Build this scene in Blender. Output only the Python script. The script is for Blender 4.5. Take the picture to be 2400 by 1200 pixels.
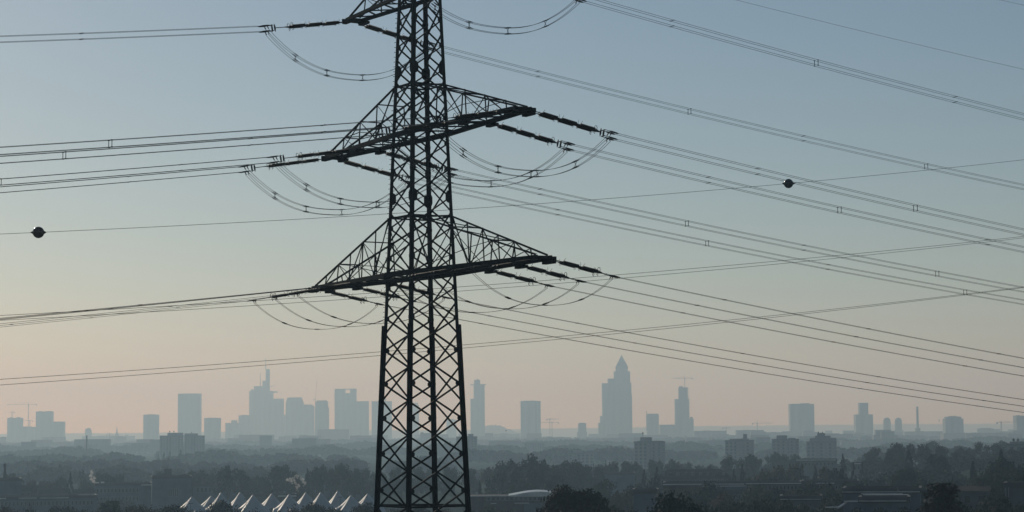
import bpy, bmesh, math, random
from mathutils import Vector, Matrix, noise
import numpy as np
for o in list(bpy.data.objects):
    bpy.data.objects.remove(o)
S = bpy.context.scene
COL = S.collection
R = random.Random(7)

# ---------------------------------------------------------------- camera
FPX, PITCH, ROLL, CZ = 5021.0, 0.0812, 0.0086, 35.0
_cp, _sp, _cr, _sr = math.cos(PITCH), math.sin(PITCH), math.cos(ROLL), math.sin(ROLL)
_F = Vector((0, _cp, _sp)); _U0 = Vector((0, -_sp, _cp)); _R0 = Vector((1, 0, 0))
_RT = _R0 * _cr - _U0 * _sr; _UP = _U0 * _cr + _R0 * _sr
cam = bpy.data.objects.new('camera', bpy.data.cameras.new('camera'))
COL.objects.link(cam)
cam.data.sensor_width = 36.0
cam.data.lens = 36.0 * FPX / 2400.0
cam.data.clip_start = 0.5
cam.data.clip_end = 40000
cam.matrix_world = Matrix(((_RT.x, _UP.x, -_F.x, 0), (_RT.y, _UP.y, -_F.y, 0), (_RT.z, _UP.z, -_F.z, CZ), (0, 0, 0, 1)))
S.camera = cam
def at(px, py, Y):
    """point at depth Y (metres ahead) seen at photo pixel (px, py)"""
    d = _F * FPX + _RT * (px - 1200) + _UP * (600 - py)
    return Vector((d.x / d.y * Y, Y, CZ + d.z / d.y * Y))

# ---------------------------------------------------------------- sky, sun, exposure
SUN_AZ, SUN_EL = math.radians(-28), math.radians(21)     # azimuth from the view direction, negative = left
W = bpy.data.worlds.new('World'); S.world = W; W.use_nodes = True
nt = W.node_tree; nt.nodes.clear()
sky = nt.nodes.new('ShaderNodeTexSky'); sky.sky_type = 'NISHITA'; sky.sun_disc = False
sky.sun_elevation = SUN_EL; sky.sun_rotation = SUN_AZ
sky.altitude = 120; sky.air_density = 1.0; sky.dust_density = 0.3; sky.ozone_density = 2.1
bg = nt.nodes.new('ShaderNodeBackground'); bg.inputs['Strength'].default_value = 0.054
out = nt.nodes.new('ShaderNodeOutputWorld')
tint = nt.nodes.new('ShaderNodeMix'); tint.data_type = 'RGBA'; tint.blend_type = 'MULTIPLY'; tint.inputs[0].default_value = 1.0
tint.inputs[7].default_value = (0.98, 1.01, 1.03, 1)                 # the air's faint cast, the same all round
nt.links.new(sky.outputs[0], tint.inputs[6]); nt.links.new(tint.outputs[2], bg.inputs[0]); nt.links.new(bg.outputs[0], out.inputs[0])
sl = bpy.data.lights.new('sun', 'SUN'); sl.energy = 2.6; sl.angle = math.radians(0.6); sl.color = (1.0, 0.95, 0.82)
sun = bpy.data.objects.new('sun', sl); COL.objects.link(sun)
_sd = Vector((math.sin(SUN_AZ) * math.cos(SUN_EL), math.cos(SUN_AZ) * math.cos(SUN_EL), math.sin(SUN_EL)))
sun.rotation_euler = _sd.to_track_quat('Z', 'Y').to_euler()
sun.location = _sd * 400 + Vector((0, 0, 200))
S.view_settings.view_transform = 'Standard'; S.view_settings.look = 'None'
S.view_settings.exposure = -0.12; S.view_settings.gamma = 1.0
S.cycles.use_denoising = True
S.cycles.max_bounces = 6; S.cycles.volume_bounces = 0
S.cycles.transparent_max_bounces = 12

# ---------------------------------------------------------------- helpers
def mat(name, col, var=0.22, scale=0.4, rough=0.8, metal=0.0, spec=0.3, stretch=(1, 1, 1), bump=0.0):
    m = bpy.data.materials.new(name); m.use_nodes = True
    n = m.node_tree; b = n.nodes['Principled BSDF']
    tc = n.nodes.new('ShaderNodeTexCoord'); mp = n.nodes.new('ShaderNodeMapping'); mp.inputs['Scale'].default_value = stretch
    nz = n.nodes.new('ShaderNodeTexNoise'); nz.inputs['Scale'].default_value = scale; nz.inputs['Detail'].default_value = 5
    rp = n.nodes.new('ShaderNodeValToRGB')
    rp.color_ramp.elements[0].position = 0.3; rp.color_ramp.elements[1].position = 0.7
    rp.color_ramp.elements[0].color = (*[c * (1 - var) for c in col], 1)
    rp.color_ramp.elements[1].color = (*[min(1, c * (1 + var)) for c in col], 1)
    n.links.new(tc.outputs['Object'], mp.inputs[0]); n.links.new(mp.outputs[0], nz.inputs[0])
    n.links.new(nz.outputs[0], rp.inputs[0]); n.links.new(rp.outputs[0], b.inputs['Base Color'])
    b.inputs['Roughness'].default_value = rough; b.inputs['Metallic'].default_value = metal
    b.inputs['Specular IOR Level'].default_value = spec
    if bump:
        bp = n.nodes.new('ShaderNodeBump'); bp.inputs['Strength'].default_value = bump
        n.links.new(nz.outputs[0], bp.inputs['Height']); n.links.new(bp.outputs[0], b.inputs['Normal'])
    return m
def leafmat(name, c0, c1, c2, sc=0.25):
    """foliage: noise within the crown, a tint of its own for every tree, a little light through the leaf"""
    m = bpy.data.materials.new(name); m.use_nodes = True
    n = m.node_tree; b = n.nodes['Principled BSDF']
    ge = n.nodes.new('ShaderNodeTexCoord')
    nz = n.nodes.new('ShaderNodeTexNoise'); nz.inputs['Scale'].default_value = sc * 16; nz.inputs['Detail'].default_value = 3
    oi = n.nodes.new('ShaderNodeObjectInfo')
    ad = n.nodes.new('ShaderNodeMath'); ad.operation = 'MULTIPLY_ADD'; ad.inputs[1].default_value = 0.5
    n.links.new(oi.outputs['Random'], ad.inputs[0])
    mm = n.nodes.new('ShaderNodeMath'); mm.operation = 'MULTIPLY_ADD'; mm.inputs[1].default_value = 0.9; mm.inputs[2].default_value = -0.22
    n.links.new(ge.outputs['Object'], nz.inputs[0]); n.links.new(nz.outputs[0], mm.inputs[0]); n.links.new(mm.outputs[0], ad.inputs[2])
    rp = n.nodes.new('ShaderNodeValToRGB')
    e = rp.color_ramp.elements; e[0].position = 0.1; e[0].color = (*c0, 1); e[1].position = 0.9; e[1].color = (*c2, 1)
    k = e.new(0.5); k.color = (*c1, 1)
    n.links.new(ad.outputs[0], rp.inputs[0]); n.links.new(rp.outputs[0], b.inputs['Base Color'])
    b.inputs['Roughness'].default_value = 0.75; b.inputs['Specular IOR Level'].default_value = 0.12
    tr = n.nodes.new('ShaderNodeBsdfTranslucent'); mx = n.nodes.new('ShaderNodeMixShader'); mx.inputs[0].default_value = 0.1
    n.links.new(rp.outputs[0], tr.inputs[0]); n.links.new(b.outputs[0], mx.inputs[1]); n.links.new(tr.outputs[0], mx.inputs[2])
    n.links.new(mx.outputs[0], n.nodes['Material Output'].inputs[0])
    return m
M = dict(
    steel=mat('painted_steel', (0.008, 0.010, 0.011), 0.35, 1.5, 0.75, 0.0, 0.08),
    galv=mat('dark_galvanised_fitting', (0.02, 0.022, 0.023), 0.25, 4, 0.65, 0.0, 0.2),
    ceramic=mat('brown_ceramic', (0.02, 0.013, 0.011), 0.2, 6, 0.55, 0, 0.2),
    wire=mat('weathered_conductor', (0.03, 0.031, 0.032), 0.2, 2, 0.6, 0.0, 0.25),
    ball_red=mat('faded_red_ball', (0.05, 0.018, 0.014), 0.3, 3, 0.16, 0, 0.35),
    ball_blue=mat('dark_ball', (0.022, 0.024, 0.03), 0.3, 3, 0.16, 0, 0.35),
    glass_tower=mat('tower_facade', (0.10, 0.115, 0.125), 0.5, 0.09, 0.6, 0, 0.2, (1, 1, 0.12)),
    stone_tower=mat('stone_facade', (0.16, 0.14, 0.13), 0.2, 0.05, 0.85, 0, 0.2, (1, 1, 0.2)),
    roofplant=mat('roof_plant', (0.05, 0.05, 0.05), 0.2, 0.2),
    concrete=mat('concrete', (0.10, 0.10, 0.10), 0.2, 0.25, 0.9, stretch=(1, 1, 0.4)),
    balcony=mat('balcony_slab', (0.115, 0.115, 0.112), 0.15, 0.4),
    plaster=mat('grey_plaster', (0.09, 0.095, 0.10), 0.2, 0.3, 0.9),
    blueplaster=mat('blue_grey_cladding', (0.07, 0.095, 0.12), 0.25, 0.3, 0.8, 0, 0.1),
    brick=mat('dull_brick', (0.075, 0.05, 0.043), 0.3, 0.8, 0.95, 0, 0.1),
    window=mat('window_glass', (0.018, 0.024, 0.03), 0.4, 0.3, 0.22, 0, 0.5),
    frame=mat('window_frame', (0.24, 0.25, 0.26), 0.15, 0.5),
    roof=mat('flat_roof', (0.12, 0.12, 0.12), 0.3, 0.15, 0.7),
    metalroof=mat('metal_roof_edge', (0.45, 0.46, 0.47), 0.2, 0.4, 0.35, 0.6),
    tile=mat('dark_roof_tile', (0.03, 0.024, 0.023), 0.3, 0.6, 0.95, 0, 0.1),
    membrane=mat('white_membrane', (0.26, 0.265, 0.275), 0.12, 0.3, 0.5, 0, 0.4),
    bark=mat('bark', (0.045, 0.035, 0.028), 0.4, 3, 0.95),
    grass=mat('ground_grass', (0.028, 0.036, 0.018), 0.45, 0.02, 1.0, 0, 0.0),
    hill=mat('far_hillside', (0.045, 0.055, 0.045), 0.3, 0.003, 1.0, 0, 0.0),
    asphalt=mat('asphalt', (0.05, 0.05, 0.052), 0.2, 0.1, 0.9),
    crane=mat('crane_paint', (0.14, 0.11, 0.05), 0.2, 0.3, 0.7),
    bird=mat('bird_feathers', (0.02, 0.02, 0.022), 0.3, 9),
    leaf=leafmat('green_leaves', (0.012, 0.019, 0.009), (0.022, 0.032, 0.013), (0.045, 0.05, 0.018)),
    darkleaf=leafmat('dark_leaves', (0.007, 0.012, 0.008), (0.012, 0.02, 0.011), (0.02, 0.028, 0.013)),
    autumn=leafmat('autumn_leaves', (0.035, 0.024, 0.012), (0.055, 0.034, 0.015), (0.08, 0.046, 0.018)),
    autumndark=leafmat('dull_autumn_leaves', (0.009, 0.010, 0.007), (0.016, 0.014, 0.008), (0.035, 0.023, 0.01)),
    wood=leafmat('woodland_leaves', (0.012, 0.018, 0.011), (0.017, 0.023, 0.013), (0.028, 0.028, 0.015), 0.0015),
)
BASE = {}
def tag(o, label=None, cat=None, group=None, kind=None):
    for k, val in (('label', label), ('category', cat), ('group', group), ('kind', kind)):
        if val: o[k] = val
    return o
def thing(name, label, cat, loc=(0, 0, 0), group=None):
    o = bpy.data.objects.new(name, None); COL.objects.link(o); o.location = loc; o.empty_display_size = 0.5
    BASE[o.name] = Vector(loc)
    return tag(o, label, cat, group)
class MB:
    def __init__(self): self.v = []; self.f = []
    def add(self, vs, fs):
        k = len(self.v); self.v += [tuple(p) for p in vs]; self.f += [tuple(i + k for i in f) for f in fs]
    def obox(self, c, ax, ay, az):
        """box by centre and three half-axis vectors"""
        c = Vector(c); ax, ay, az = Vector(ax), Vector(ay), Vector(az)
        p = [c + ax * i + ay * j + az * k for k in (-1, 1) for j in (-1, 1) for i in (-1, 1)]
        f = [(0, 2, 3, 1), (4, 5, 7, 6), (0, 1, 5, 4), (2, 6, 7, 3), (0, 4, 6, 2), (1, 3, 7, 5)]
        self.add(p, f); return self
    def box(self, x0, x1, y0, y1, z0, z1):
        return self.obox(((x0 + x1) / 2, (y0 + y1) / 2, (z0 + z1) / 2), ((x1 - x0) / 2, 0, 0), (0, (y1 - y0) / 2, 0), (0, 0, (z1 - z0) / 2))
    def bar(self, a, b, w, h, up=(0, 0, 1)):
        a, b = Vector(a), Vector(b); d = b - a; L = d.length
        if L < 1e-6: return self
        d /= L; s = d.cross(Vector(up))
        if s.length < 1e-4: s = d.cross(Vector((1, 0, 0)))
        s.normalize(); t = s.cross(d)
        return self.obox((a + b) / 2, d * L / 2, s * w / 2, t * h / 2)
    def angle(self, a, b, n, w, th):
        """L-section: one flange in the face plane, the other along the inward normal n"""
        a, b, n = Vector(a), Vector(b), Vector(n).normalized(); d = (b - a); L = d.length; d /= L
        s = d.cross(n).normalized()
        self.obox((a + b) / 2, d * L / 2, s * w / 2, n * th / 2)
        self.obox((a + b) / 2 + s * (w / 2 - th / 2) + n * (w / 2 + th / 2), d * L / 2, s * th / 2, n * (w / 2))
        return self
    def tube(self, pts, r, n=5, cap=True):
        P = [Vector(p) for p in pts]; m = len(P); k = len(self.v); vs = []; fs = []
        rr = r if isinstance(r, (list, tuple)) else [r] * m
        for i, p in enumerate(P):
            d = (P[min(i + 1, m - 1)] - P[max(i - 1, 0)]).normalized()
            s = d.cross(Vector((0, 0, 1)))
            if s.length < 1e-3: s = d.cross(Vector((1, 0, 0)))
            s.normalize(); t = s.cross(d)
            for j in range(n):
                a = 2 * math.pi * j / n; vs.append(p + (s * math.cos(a) + t * math.sin(a)) * rr[i])
        for i in range(m - 1):
            for j in range(n):
                j2 = (j + 1) % n; fs.append((i * n + j, i * n + j2, (i + 1) * n + j2, (i + 1) * n + j))
        if cap: fs += [tuple(range(n))[::-1], tuple((m - 1) * n + j for j in range(n))]
        self.add(vs, fs); return self
    def lathe(self, prof, axis='z', n=10, c=(0, 0, 0)):
        """profile [(radius, height)] turned about an axis through c"""
        c = Vector(c); vs = []; fs = []
        for r, h in prof:
            for j in range(n):
                a = 2 * math.pi * j / n; q = (r * math.cos(a), r * math.sin(a), h)
                vs.append(c + Vector(q if axis == 'z' else (q[2], q[0], q[1])))
        m = len(prof)
        for i in range(m - 1):
            for j in range(n):
                j2 = (j + 1) % n; fs.append((i * n + j, i * n + j2, (i + 1) * n + j2, (i + 1) * n + j))
        fs += [tuple(range(n))[::-1], tuple((m - 1) * n + j for j in range(n))]
        self.add(vs, fs); return self
    def prism(self, poly, a, b):
        """polygon of 3-D points swept from offset a to offset b"""
        a, b = Vector(a), Vector(b); n = len(poly); P = [Vector(p) for p in poly]
        self.add([p + a for p in P] + [p + b for p in P],
                 [tuple(range(n))[::-1], tuple(range(n, 2 * n))] + [(i, (i + 1) % n, n + (i + 1) % n, n + i) for i in range(n)])
        return self
    def mesh(self, name, material, off=None, smooth=False):
        me = bpy.data.meshes.new(name)
        off = off or Vector((0, 0, 0))
        me.from_pydata([(x - off.x, y - off.y, z - off.z) for x, y, z in self.v], [], self.f)
        me.materials.append(material)
        if smooth: me.polygons.foreach_set('use_smooth', [True] * len(me.polygons))
        me.update(); return me
    def build(self, name, material, parent=None, smooth=False):
        """world coordinates in; a part takes its thing's base as origin"""
        off = BASE.get(parent.name) if parent else None
        o = bpy.data.objects.new(name, self.mesh(name, material, off, smooth)); COL.objects.link(o)
        if parent:
            o.parent = parent; BASE[o.name] = off
        return o
def copy_tree(o, parent=None):
    c = o.copy(); COL.objects.link(c); c.parent = parent
    for ch in list(o.children): copy_tree(ch, c)
    return c
def sm(a, b, x):
    t = min(1, max(0, (x - a) / (b - a))); return t * t * (3 - 2 * t)
def gz(X, Y):
    """terrain height"""
    r = X / max(Y, 60.0)
    z = 14 * (1 - sm(180, 620, Y))
    z += 13 * sm(0.125, 0.19, r) * sm(420, 760, Y) * (1 - sm(1200, 2000, Y))
    if Y < 3000: z += 1.2 * noise.noise(Vector((X / 160, Y / 160, 0))) * (1 - sm(1800, 3000, Y))
    return z

# ---------------------------------------------------------------- ground, far hills
ys = [-350, -100, 0, 60, 120, 180, 220, 260, 300, 340, 380, 420, 460, 500, 540, 580, 620, 660, 700, 760, 820, 880, 950, 1020, 1100, 1200, 1320, 1450, 1600, 1800, 2000, 2300, 2700, 3300, 4200, 5500, 7500, 10300, 13000]
NX = 61
gv, gf = [], []
for yy in ys:
    for i in range(NX):
        t = (i / (NX - 1) - 0.5) * 2
        half = 5400 * abs(t) ** 2.2
        x = math.copysign(half, t) if t else 0.0
        gv.append((x, yy, gz(x, yy)))
for j in range(len(ys) - 1):
    for i in range(NX - 1):
        a = j * NX + i; gf.append((a, a + 1, a + NX + 1, a + NX))
mb = MB(); mb.v = gv; mb.f = gf
tag(mb.build('ground', M['grass'], smooth=True), kind='structure')
mb = MB(); hv = []; xs = [-4200 + 60 * i for i in range(141)]
for x in xs:
    px = 1200 + x / 12500 * FPX
    top = 40 + 11 * sm(1000, 1800, px) + 3.5 * noise.noise(Vector((x / 500, 3, 0))) + 2.5 * noise.noise(Vector((x / 130, 7, 0))) + 1.5 * noise.noise(Vector((x / 70, 9, 0)))
    hv += [(x, 11800, -0.5), (x, 12300, top * 0.8), (x, 12600, top), (x, 12900, -0.5)]
hf = [(i * 4 + k, (i + 1) * 4 + k, (i + 1) * 4 + k + 1, i * 4 + k + 1) for i in range(len(xs) - 1) for k in range(3)]
mb.add(hv, hf); tag(mb.build('distant_hills', M['hill']), kind='structure')
mb = MB(); c0 = at(1172, 1010, 8900); hv = []; nx = 91
for i in range(nx):
    t = i / (nx - 1) * 2 - 1; x = c0.x + t * 150
    prof = max(0.0, 1 - abs(t + 0.25) ** 1.6) if t > -1 else 0
    prof = (1 - t * t) * (0.75 + 0.25 * math.cos((t + 0.35) * 3)) 
    z = prof * 62 + prof * (11 * noise.noise(Vector((x / 22, 1, 1))) + 7 * noise.noise(Vector((x / 7, 2, 1))))
    hv += [(x, 8760, -0.5), (x, 8880, z), (x, 8930, z * 0.97), (x, 9060, -0.5)]
mb.add(hv, [(i * 4 + k, (i + 1) * 4 + k, (i + 1) * 4 + k + 1, i * 4 + k + 1) for i in range(nx - 1) for k in range(3)])
tag(mb.build('wooded_hill', M['hill']), kind='structure')

# ---------------------------------------------------------------- haze: one closed box of even, pale air
mb = MB(); mb.box(-5600, 5600, -420, 13300, -3.0, 312)
hz = mb.build('haze', M['steel']); hz.data.materials.clear(); tag(hz, kind='stuff')
hm = bpy.data.materials.new('haze_air'); hm.use_nodes = True; n = hm.node_tree; n.nodes.clear()
pv = n.nodes.new('ShaderNodeVolumePrincipled'); no = n.nodes.new('ShaderNodeOutputMaterial'); n.links.new(pv.outputs[0], no.inputs['Volume'])
pv.inputs['Color'].default_value = (0.53, 0.785, 1.0, 1); pv.inputs['Absorption Color'].default_value = (1, 1, 1, 1)
pv.inputs['Density'].default_value = 2.4e-4; pv.inputs['Anisotropy'].default_value = 0.32
hz.data.materials.append(hm)

# ---------------------------------------------------------------- the lattice tower
TH = 1.026; TC = Vector((-5.97, 140.0, 0))
U = Vector((math.cos(TH), -math.sin(TH), 0)); V = Vector((math.sin(TH), math.cos(TH), 0)); Z = Vector((0, 0, 1))
def tw(z): return 4.064 - 0.068 * (z - CZ)
def tp(a, b, z): return TC + U * a + V * b + Z * z
def yz(py): return at(986, py, 140.0).z
TG = gz(TC.x, TC.y)
tower = thing('lattice_tower', 'tall dark steel lattice power pylon with three cross arms', 'pylon', (TC.x, TC.y, TG))
CORN = [(-1, -1), (1, -1), (-1, 1), (1, 1)]
ZB, ZSP, ZT = TG, yz(762), yz(-190)
nodes = [81, 138.5, 191, 248.5, 310, 368.5, 429.5, 498, 569.5, 639.5, 709.5, 782.5, 859.5, 939, 1021, 1106, 1192]
nodes = [-165, -105, -45, 19] + nodes + [1285, 1385, 1490, 1600, 1715]
nz_ = [yz(y) for y in nodes]
thin = [(nz_[i] + nz_[i + 1]) / 2 for i in range(len(nz_) - 1)]
legs = []
def corner(i, j, z, inset=0.0):
    h = tw(z) / 2 - inset; return tp(i * h, j * h, z)
for (i, j) in CORN:
    mb = MB()
    for z0, z1, w, th in ((ZB - 0.3, ZSP, 0.36, 0.035), (ZSP - 1.2, ZT, 0.235, 0.03)):
        a, b = corner(i, j, z0), corner(i, j, z1)
        ctr = (a + b) / 2; d = (b - a) / 2; L = d.length; dn = d / L
        for ax, other in ((U * i, V * j), (V * j, U * i)):
            if w > 0.3: mb.obox(ctr - ax * 0.02 - other * (0.02 + (0.001 if ax is other else 0)), d, ax * 0.2, other * (th / 2))   # cruciform double angle
            else: mb.obox(ctr - ax * (w / 2) - other * (th / 2), d, ax * (w / 2), other * (th / 2))
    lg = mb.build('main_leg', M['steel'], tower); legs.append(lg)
    for k, z in enumerate(thin):                         # gusset plates where the slim braces meet the leg
        big = abs(z - yz(470)) < 1.0 or abs(z - yz(170)) < 0.9
        w, h = (0.46, 1.0) if big else (0.34, 0.42)
        if z < ZSP: w = 0.44
        c = corner(i, j, z)
        g = MB()
        for ax, other in ((U * i, V * j), (V * j, U * i)):
            q = c - other * 0.05
            g.prism([q + Z * h * 0.5, q - ax * w * 0.75 + Z * h * 0.36, q - ax * w + Z * h * 0.2, q - ax * w - Z * h * 0.2, q - ax * w * 0.75 - Z * h * 0.36, q - Z * h * 0.5], other * -0.012, other * 0.012)
        g.build('gusset_plate', M['steel'], lg)
mb = MB()
for k in range(150):                                     # climbing pegs on one leg
    z = TG + 2 + k * 0.325
    if z > ZT - 1: break
    c = corner(-1, -1, z); ln = 0.17 if z < ZSP else 0.11
    dr = -U if k % 2 else -V
    mb.bar(c, c - (U * 0.8 + V) .normalized() * ln, 0.03, 0.03)
tag(mb.build('climbing_pegs', M['steel'], tower), kind='stuff')
def brace(a, b, nrm, w, name='diagonal_brace'):
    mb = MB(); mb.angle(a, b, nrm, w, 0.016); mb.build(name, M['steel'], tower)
for k in range(len(nz_) - 1):                            # strong crosses on the faces that carry the arms
    z1, z0 = nz_[k], nz_[k + 1]
    w = 0.145 if z0 < ZSP else 0.12
    for j in (-1, 1):
        ins = 0.05
        brace(corner(-1, j, z0, ins), corner(1, j, z1, ins), V * -j, w)
        brace(corner(1, j, z0, ins + 0.03) , corner(-1, j, z1, ins + 0.03), V * -j, w)
for k in range(len(thin) - 1):                           # slim crosses on the other two faces
    z1, z0 = thin[k], thin[k + 1]
    w = 0.1 if z0 < ZSP else 0.085
    for i in (-1, 1):
        brace(corner(i, -1, z0, 0.05), corner(i, 1, z1, 0.05), U * -i, w)
        brace(corner(i, 1, z0, 0.075), corner(i, -1, z1, 0.075), U * -i, w)
def belt(z, w=0.1):
    for a, b, nr in (((-1, -1), (1, -1), V), ((-1, 1), (1, 1), -V), ((-1, -1), (-1, 1), U), ((1, -1), (1, 1), -U)):
        brace(corner(*a, z, 0.1), corner(*b, z, 0.1), nr, w, 'horizontal_brace')
    brace(corner(-1, -1, z + 0.02, 0.1), corner(1, 1, z + 0.02, 0.1), Z, w * 0.8, 'horizontal_brace')
    brace(corner(1, -1, z - 0.04, 0.1), corner(-1, 1, z - 0.04, 0.1), Z, w * 0.8, 'horizontal_brace')
for py in (200, 508, 1184): belt(yz(py) - 0.05, 0.11)
for k, (i, j) in enumerate(CORN):                        # concrete stubs under the legs
    c = corner(i, j, ZB); mb = MB(); mb.lathe([(0.5, -0.6), (0.5, 0.25), (0.42, 0.32)], 'z', 12, c); mb.build('footing', M['concrete'], tower)

ARMS = {'top': (9.86, 28.72 + CZ, 2.6, 3), 'mid': (13.17, 19.45 + CZ, None, 4), 'low': (15.31, 10.23 + CZ, None, 6)}
ROOT = {'mid': yz(202), 'low': yz(510), 'top': 28.72 + CZ + 2.7}
STEP = {'low': 4.3, 'mid': 5.6, 'top': 0.0}
def chord_w(arm, a):
    L, z = ARMS[arm][:2]; h = tw(z) / 2
    return 0.5 + (h - 0.5) * max(0.0, (L - a)) / (L - h)
for arm in ('low', 'mid', 'top'):
    L, z, _, ns = ARMS[arm]; h = tw(z) / 2; zr = ROOT[arm]
    deep = {'low': 0.3, 'mid': 0.3, 'top': 0.25}[arm]
    mb = MB()
    for j in (-1, 1):                                    # bottom chords run right through the body
        for sd in (-1, 1):
            mb.bar(tp(sd * h, j * (h + 0.06), z), tp(sd * (L - 0.1), j * 0.5, z), 0.14, deep)
            mb.bar(tp(sd * h, j * (h + 0.06), z - deep * 0.35), tp(sd * (L - 3), j * chord_w(arm, L - 3), z - deep * 0.2), 0.22, 0.1)
        mb.bar(tp(-h, j * (h + 0.06), z + 0.004), tp(h, j * (h + 0.06), z + 0.004), 0.13, deep + 0.05)
    for sd in (-1, 1):                                   # tip box with the pin plates
        mb.obox(tp(sd * (L - 0.28), 0, z - 0.02), U * 0.34, V * 0.44, Z * 0.115)
        for j in (-1, 1): mb.obox(tp(sd * (L + 0.02), j * 0.62, z - 0.05), U * 0.09, V * 0.12, Z * 0.12)
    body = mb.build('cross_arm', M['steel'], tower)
    def sub(a, b, w, name='brace', nr=Z):
        m_ = MB(); m_.angle(a, b, nr, w, 0.013); m_.build(name, M['steel'], body)
    n_att = {'low': 3, 'mid': 2, 'top': 1}[arm]
    for sd in (-1, 1):
        for q in range(n_att):                           # hanger plates under the chords where the strings pull
            a = L - STEP[arm] * q - (0.6 if q == 0 else 0)
            m_ = MB(); w_ = chord_w(arm, a) + 0.1
            for j in (-1, 1): m_.obox(tp(sd * a, j * w_, z - deep / 2 - 0.09), U * 0.55, V * 0.16, Z * 0.09)
            m_.bar(tp(sd * a, -w_, z - deep / 2 - 0.02), tp(sd * a, w_, z - deep / 2 - 0.02), 0.3, 0.1)
            m_.build('hanger_plate', M['steel'], body)
        nb = int((L - h) / 1.15)
        for q in range(nb):                              # plan bracing between the bottom chords
            a0 = h + (L - h) * q / nb; a1 = h + (L - h) * (q + 1) / nb; s_ = 1 if q % 2 else -1
            sub(tp(sd * a0, s_ * chord_w(arm, a0), z - 0.03), tp(sd * a1, -s_ * chord_w(arm, a1), z - 0.03), 0.08)
        def up(j, t):                                    # t = 0 at the body, 1 at the tip
            p0 = tp(sd * tw(zr) / 2, j * tw(zr) / 2, zr); p1 = tp(sd * (L - 0.35), j * 0.42, z + 0.18); return p0.lerp(p1, t)
        def dn(j, t):
            a = abs((up(j, t) - TC).dot(U)); return tp(sd * a, j * chord_w(arm, a), z + deep / 2 - 0.02)
        for j in (-1, 1):
            sub(up(j, 0), up(j, 1), 0.095, 'upper_chord', V * -j)
            ts = [k / ns for k in range(1, ns)]
            for t in ts: sub(up(j, t), dn(j, t), 0.055, 'hanger', V * -j)
            prev = None
            for k in range(ns):                          # side diagonals
                t0, t1 = k / ns, (k + 1) / ns
                if k == ns - 1: break
                if k % 2 == 0: sub(up(j, t0), dn(j, t1), 0.05, 'brace', V * -j)
                else: sub(dn(j, t0), up(j, t1), 0.06, 'brace', V * -j)
            if arm != 'top':                             # tie from the root down to the first bay
                sub(up(j, 0) - Z * 0.2, dn(j, 1.0 / ns + 0.02), 0.04, 'tie', V * -j)
                m1 = up(j, 0.5).lerp(dn(j, 0.5), 0.45); sub(dn(j, 0.03), m1, 0.05, 'brace', V * -j); sub(m1, up(j, 0.5 + 1 / ns), 0.045, 'brace', V * -j)
        for k in range(1, ns):                           # frames across the arm
            t = k / ns
            if k % 2 == 0 or ns < 5:
                sub(up(-1, t), up(1, t), 0.06, 'cross_strut')
                sub(up(-1, t), dn(1, t), 0.042, 'brace', U); 
            else:
                sub(dn(-1, t), up(1, t), 0.045, 'brace', U)
        ks = list(range(0, ns, 2))
        for k in ks[:-1]:
            sub(up(-1, k / ns) - Z * 0.05, up(1, min(k + 2, ns - 1) / ns) - Z * 0.05, 0.05)
# tower head with the small earth-wire arm
zt, zp = nz_[0], CZ + 36.6
mb = MB()
for (i, j) in CORN: mb.angle(corner(i, j, ZT - 0.4), tp(i * 0.25, j * 0.25, zp), U * -i, 0.15, 0.02)
for k in range(4):
    z0 = ZT + (zp - ZT) * k / 4; z1 = ZT + (zp - ZT) * (k + 1) / 4
    def pk(i, j, z): 
        t = (z - ZT) / (zp - ZT); hh = tw(ZT) / 2 * (1 - t) + 0.25 * t; return tp(i * hh, j * hh, z)
    for j in (-1, 1): mb.angle(pk(-1, j, z0), pk(1, j, z1), V * -j, 0.09, 0.014); mb.angle(pk(1, j, z0), pk(-1, j, z1), V * -j, 0.09, 0.014)
head = mb.build('tower_head', M['steel'], tower)
mb = MB()
for sd in (1,):
    for j in (-1, 1): mb.bar(tp(0, j * 0.25, zp), tp(sd * 3.2, 0, zp + 0.1), 0.1, 0.1)
    mb.bar(tp(0, 0, zp - 1.3), tp(sd * 3.2, 0, zp + 0.05), 0.08, 0.08)
mb.build('earth_wire_arm', M['steel'], head)

# ---------------------------------------------------------------- insulator strings, conductors, jumpers
SPAN = {1: dict(al=0.5417, ms=0.1948, L380=5.92, L110=4.51, m={'q': 0.1456, 'l': 0.1496}, c=0.000719),
        -1: dict(al=-0.6372, ms=0.1771, L380=6.63, L110=4.95, m={'q': 0.145, 'l': 0.1263}, c=0.00047)}
def hdir(sg): al = SPAN[sg]['al']; return Vector((math.cos(al) * sg, math.sin(al), 0))
def attach(arm, sd, q, sg):
    L, z = ARMS[arm][:2]; a = L - STEP[arm] * q
    return tp(sd * a, sg * (chord_w(arm, a) + (0.1 if q else 0.1)), z - 0.15)
def string_end(arm, sd, q, sg):
    s_ = SPAN[sg]; l = s_['L110'] if arm == 'low' else s_['L380']; k = 1 / math.sqrt(1 + s_['ms'] ** 2)
    return attach(arm, sd, q, sg) + hdir(sg) * l * k - Z * s_['ms'] * l * k
def rod_mesh(n, length, r):
    prof = [(0.045, 0), (0.045, 0.07), (0.03, 0.08)]
    st = (length - 0.2) / n
    for k in range(n):
        h0 = 0.1 + k * st
        prof += [(0.04, h0), (r, h0 + st * 0.25), (r * 0.92, h0 + st * 0.5), (0.04, h0 + st * 0.75)]
    prof += [(0.03, length - 0.08), (0.045, length - 0.07), (0.045, length)]
    mb = MB(); mb.lathe(prof, 'x', 9); return mb.mesh('insulator_rod', M['ceramic'], None, True)
RODS = {'q': rod_mesh(13, 1.28, 0.125), 'l': rod_mesh(13, 1.3, 0.11)}
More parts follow.
